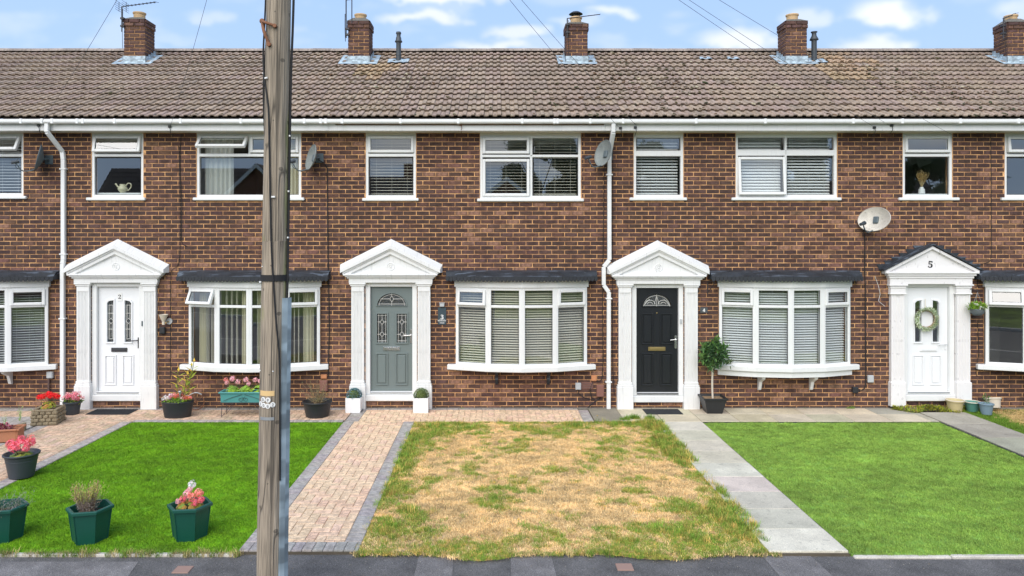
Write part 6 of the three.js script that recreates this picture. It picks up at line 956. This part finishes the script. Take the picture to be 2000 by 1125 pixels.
// ---------------------------------------------------------------- telegraph pole and its wires
const PZ = DIST - 6.2, pxm = p => (p - PX) * 6.2 / F, pym = p => EYE - (p - PY) * 6.2 / F;
{
  const base = V(pxm(526.5), -.01, PZ), top = V(pxm(554), 7.75, PZ), t = thing('telegraph_pole', 'weathered wooden telegraph pole on the pavement before the lawn', 'telegraph pole', [base.x, base.y, base.z]);
  const dir = top.clone().sub(base), at = (y, a, r) => { const f = (y - base.y) / (top.y - base.y), rr = mix(.108, .094, f) + r; return V(dir.x * f + Math.sin(a) * rr, y - base.y, Math.cos(a) * rr); };
  const g = new THREE.CylinderGeometry(.094, .108, dir.y, 40, 60, false), p = g.attributes.position, u = g.attributes.uv; for (let i = 0; i < p.count; i++) { const y = p.getY(i) + dir.y / 2, a = Math.atan2(p.getX(i), p.getZ(i)), k = 1 + .022 * (fbm(a * 1.5 + 10, y * .8, 256, 3, 5) - .5) + .012 * Math.sin(a * 5 + 1.2 * Math.sin(y)); p.setXYZ(i, p.getX(i) * k + dir.x * y / dir.y, y, p.getZ(i) * k); u.setXY(i, u.getX(i), u.getY(i) * 2.6); } g.computeVertexNormals();
  const shaft = addL(t, 'shaft', g, M.wood, false);
  const cab = (pts, r) => addL(t, 'cable', tube(pts.map(([y, a, q = .012]) => at(y, a, q)), r, 80, 7, .3), M.blackRubber);
  cab([[7.6, -1.2], [5.6, -1.25], [5.0, -1.62, .012], [4.55, -1.5, .02], [4.35, -1.0], [4.05, -.35], [3.4, -.12], [2.9, .05], [2.3, .45], [2.0, .72], [1.0, .9]], .0075);
  cab([[7.6, 1.95, .02], [5.2, 1.8, .022], [4.75, 1.62, .02], [4.3, 1.55], [3.2, 1.45], [2.6, 1.4], [2.0, 1.28], [1.0, 1.2]], .0105);
  cab([[4.75, -1.95], [4.3, -1.62, .016], [4.0, -1.75], [3.5, -2.2]], .009);
  for (const [py, a] of [[157, -.62], [145, -1.35], [386, .12], [374, 1.42], [266, 1.5], [464, 1.42], [550, -1.0]]) { const c = at(pym(py), a, .014); addL(t, 'cable_clip', [cbox(.03, .014, .012, .002).rotateY(a).translate(c.x, c.y, c.z)], M.whiteEnamel); }
  // strap, rusty step bracket
  { const y = pym(542), c = at(y, 0, 0); addL(t, 'strap', new THREE.CylinderGeometry(.112, .1125, .052, 40, 1, true).translate(dir.x * (y / dir.y), y - base.y, 0), M.blackRubber); }
  { const A = at(pym(44), -1.25, .03), b1 = at(pym(58), .05, .012), b2 = at(pym(93), -.40, .012); addL(t, 'rusty_bracket', [tube([A, A.clone().lerp(b1, .4).add(V(.0, -.01, .05)), b1], .012, 16, 8), tube([A, A.clone().lerp(b2, .5).add(V(0, .0, .04)), b2], .013, 16, 8), new THREE.CylinderGeometry(.017, .017, .03, 6).rotateX(Math.PI / 2).translate(b1.x, b1.y, b1.z), new THREE.CylinderGeometry(.019, .019, .03, 6).rotateX(Math.PI / 2).translate(b2.x, b2.y, b2.z), new THREE.SphereGeometry(.022, 10, 8).translate(A.x, A.y, A.z)], M.rust); }
  // tags
  const arcTag = (y0, y1, a0, a1, r) => { const tb = new TB(), N = 12; for (let k = 0; k < N; k++) { const a = mix(a0, a1, k / N), b = mix(a0, a1, (k + 1) / N); tb.quad(at(y0, a, r), at(y0, b, r), at(y1, b, r), at(y1, a, r)); } return tb.geo(false); };
  addL(t, 'yellow_label', arcTag(pym(768.5), pym(758.5), -.85, .42, .003), M.tag); addL(t, 'metal_strip', arcTag(pym(815), pym(809), -.75, .42, .004), M.metalPale);
  const disc = (ch, py, a) => { const c = at(pym(py), a, .004), d = new THREE.CylinderGeometry(.021, .021, .005, 20).rotateX(Math.PI / 2).rotateY(a).translate(c.x, c.y, c.z), q = addL(t, 'number_disc', d, M.whiteEnamel), l = text(ch, .025).translate(0, 0, .003).rotateY(a).translate(c.x, c.y, c.z); addL(q, 'character', l, M.inkGrey); };
  disc('D', 775.5, -.46); disc('P', 776, -.05); disc('3', 784.5, -.74); disc('0', 786.5, -.40); disc('6', 787.5, -.06); disc('2', 785, .30);
  for (const [py, a] of [[721, -.95], [721, .28], [520, -.9]]) { const c = at(pym(py), a, .003); addL(t, 'nail', new THREE.SphereGeometry(.006, 6, 5).translate(c.x, c.y, c.z), M.whiteEnamel); }
  // galvanised guard over the cables
  const gy = pym(581), a = 1.42, c0 = at(.0 + base.y + .005, a, .0), c1 = at(gy, a, .0), sh = [[-.052, -.03], [-.052, .012], [-.036, .034], [.0, .042], [.036, .034], [.044, .012], [.044, -.03], [.038, -.03], [.038, .01], [.03, .028], [0, .035], [-.03, .028], [-.046, .01], [-.046, -.03]];
  const sv = new THREE.ExtrudeGeometry(new THREE.Shape(sh.map(q => new THREE.Vector2(q[0], -q[1]))), { depth: gy - base.y, bevelEnabled: false, steps: 1 }).rotateX(-Math.PI / 2); sv.rotateY(a - .75); { const pp = sv.attributes.position; for (let i = 0; i < pp.count; i++) { const f = pp.getY(i) / (gy - base.y); pp.setX(i, pp.getX(i) + mix(c0.x, c1.x, f)); pp.setZ(i, pp.getZ(i) + mix(c0.z, c1.z, f)); } } addL(t, 'cable_guard', sv, M.galv);
  // wires to the eaves
  const wires = [[78, 244, 'overhead wire running to the fascia left of the downpipe over the number 2 door'], [333, 246, 'overhead wire running to the fascia over the number 2 house'], [1209, 249, 'overhead wire running to the fascia just right of the rain pipe by the black door'], [1243, 245, 'overhead wire running to the fascia above the small window over the black door'], [1706, 247, 'overhead wire running to the fascia above the pale satellite dish'], [1735, 243, 'overhead wire running to the box on the fascia of the number 5 house'], [1890, 266, 'overhead wire running low over the gutter of the number 5 house']];
  wires.forEach(([px, py, lab], k) => { const e = V(X(px, .30), Y(py, .30), .30), s = top.clone().add(V(0, -.25 - .03 * k, 0)), pts = []; if (k === 6) e.z = .05; for (let i = 0; i <= 14; i++) { const f = i / 14, q = s.clone().lerp(e, f); q.y -= .35 * 4 * f * (1 - f) * .35; pts.push(q); } solo('overhead_wire', lab, 'wire', tube(pts, .0028, 40, 5), M.wire); });
  for (const [px, py, lab] of [[75, 245, 'small black wire clamp on the fascia left of the downpipe'], [331, 247, 'small black wire clamp on the fascia over the number 2 house'], [900, 243, 'rusty forked wire clamp on the fascia above the grey door house'], [1212, 250, 'small black wire clamp on the fascia right of the rain pipe'], [1241, 249, 'small black wire clamp on the fascia above the small window over the black door'], [1708, 249, 'small black wire clamp on the fascia above the pale dish'], [1742, 245, 'small grey terminal box on the fascia of the number 5 house']]) { const x = X(px, .3), y = Y(py, .3); solo('wire_clamp', lab, 'clamp', [B(x - .025, x + .025, y - .02, y + .02, .284, .31, .004), tube([[x, y, .305], [x + .015, y - .06, .30], [x + .005, y - .11, .27], [x + .01, y - .14, .2]], .005, 12, 5)], px === 900 ? M.rust : M.blackPlastic, 'clamps on the fascia'); }
}
// ---------------------------------------------------------------- across the road: what the windows mirror
function farHouse(label, x, z, w, d, h, rise, gable, turn = 0) {
  const t = thing('facing_house', label, 'house', [x, -.1, z], 'houses across the green', turn);
  addL(t, 'wall', [B(-w / 2, w / 2, 0, h, -d / 2, d / 2, 0)], M.farBrick);
  if (gable) { addL(t, 'gable', [ext([[-w / 2, 0], [w / 2, 0], [0, rise]], d - .02).translate(0, h, -d / 2 + .01)], M.farBrick); const r = []; for (const s of [-1, 1]) { const L1 = Math.hypot(w / 2 + .3, rise * (w / 2 + .3) / (w / 2)), g = cbox(L1, .12, d + .5, .01); g.translate(s * L1 / 2, 0, 0).rotateZ(-s * Math.atan2(rise, w / 2)).translate(0, h + rise + .07, 0); r.push(g); } addL(t, 'roof', r, M.farTile); addL(t, 'bargeboard', [ext([[-w / 2 - .3, -.05], [0, rise + .12], [w / 2 + .3, -.05], [w / 2 + .3, -.3], [0, rise - .13], [-w / 2 - .3, -.3]], .06).translate(0, h, -d / 2 - .28)], M.upvc); }
  else { addL(t, 'gable', [ext([[-d / 2, 0], [d / 2, 0], [0, rise]], w - .02).rotateY(Math.PI / 2).translate(-w / 2 + .01, h, 0)], M.farBrick); const r = []; for (const s of [-1, 1]) { const L1 = Math.hypot(d / 2 + .3, rise * (d / 2 + .3) / (d / 2)), g = cbox(w + .3, .12, L1, .01); g.translate(0, 0, s * L1 / 2).rotateX(s * Math.atan2(rise, d / 2)).translate(0, h + rise + .07, 0); r.push(g); for (let k = 1; k < 14; k++) { const q = cbox(w + .28, .035, .05, 0); q.translate(0, .075, s * L1 * k / 14).rotateX(s * Math.atan2(rise, d / 2)).translate(0, h + rise + .07, 0); r.push(q); } } addL(t, 'roof', r, M.farTile); addL(t, 'chimney', B(w * .3, w * .3 + .6, h + rise - .5, h + rise + 1.1, -.3, .3, .01), M.farBrick); }
  for (const [a, b, c] of gable ? [[0, 1, 2.2]] : [[-w * .3, 1, 1.8], [w * .1, 1, 1.8], [w * .34, 0, 1]]) { const win = addL(t, 'window', [B(a - c / 2, a + c / 2, b, b + 1.2 + (b ? 0 : .8), -d / 2 - .03, -d / 2 + .02, .01)], M.upvc); addL(win, 'pane', B(a - c / 2 + .08, a + c / 2 - .08, b + .08, b + 1.1 + (b ? 0 : .8), -d / 2 - .04, -d / 2 - .031, 0), M.gasket); }
}
farHouse('long brick bungalow with a dark tiled roof across the green', -18.6, 36, 13, 8, 3.6, 4.0, false);
farHouse('red brick gable-fronted bungalow across the green', -13.4, 33, 8, 8, 3.3, 3.9, true);
farHouse('low brick house with a chimney across the green', -10.5, 44, 12, 8, 3.9, 3.8, false);
farHouse('small orange brick house with white bargeboards across the green', .75, 35, 9, 8, 3.0, 3.6, true);
farHouse('long brick house with a dark roof across the green behind the trees', 22, 44, 22, 8, 3.8, 3.6, false);
function farTree(label, x, z, h, r, seed, n = 7000) { const R = rnd(seed), t = thing('tree', label, 'tree', [x, -.1, z], 'trees across the green'); addL(t, 'trunk', [tube([[0, 0, 0], [.1, h * .3, 0], [-.05, h * .62, .1]], .16, 14, 8), ...[0, 1, 2, 3, 4].map(k => bar(V(.05, h * (.34 + .05 * k), 0), V(Math.cos(k * 1.3) * r * .7, h * (.55 + .07 * k), Math.sin(k * 1.3) * r * .7), .06, 6, .02))], M.treeBark); const q = new TB(), cl = Array.from({ length: 26 }, () => { const d = rv(R); return V(d.x * r * .75, h * .64 + d.y * h * .28, d.z * r * .75); }); for (const c of cl) { const g = MOSSG.attributes.position; for (let i = 0; i < g.count; i += 3) { const P = j => V(g.getX(i + j), g.getY(i + j), g.getZ(i + j)).multiplyScalar(r * .27).add(c); q.tri(P(0), P(1), P(2), [.03, .06, .013]); } } for (let k = 0; k < n; k++) { const c = cl[k % 26], d = rv(R).multiplyScalar(r * .36 * Math.pow(R(), .4)); leafAt(q, c.clone().add(d), rv(R), .2, .13, jit([[.035, .075, .015], [.05, .10, .02], [.025, .055, .012]][k % 3], R)); } addL(t, 'crown', q.geo(), M.leaf, false); }
[['tall dark tree across the green behind the orange brick house', 3.5, 43, 12, 3.4], ['broad tree across the green beside the long dark-roofed house', 8.5, 37, 11, 3.4], ['spreading tree across the green facing the number 5 house', 17, 33, 11, 4], ['far tree across the green past the number 5 house', 27, 32, 9, 3.4], ['young tree across the green near the road', 12, 38, 9, 3]].forEach(([l, x, z, h, r], k) => farTree(l, x, z, h, r, 950 + k));
renderer.render(scene, camera);
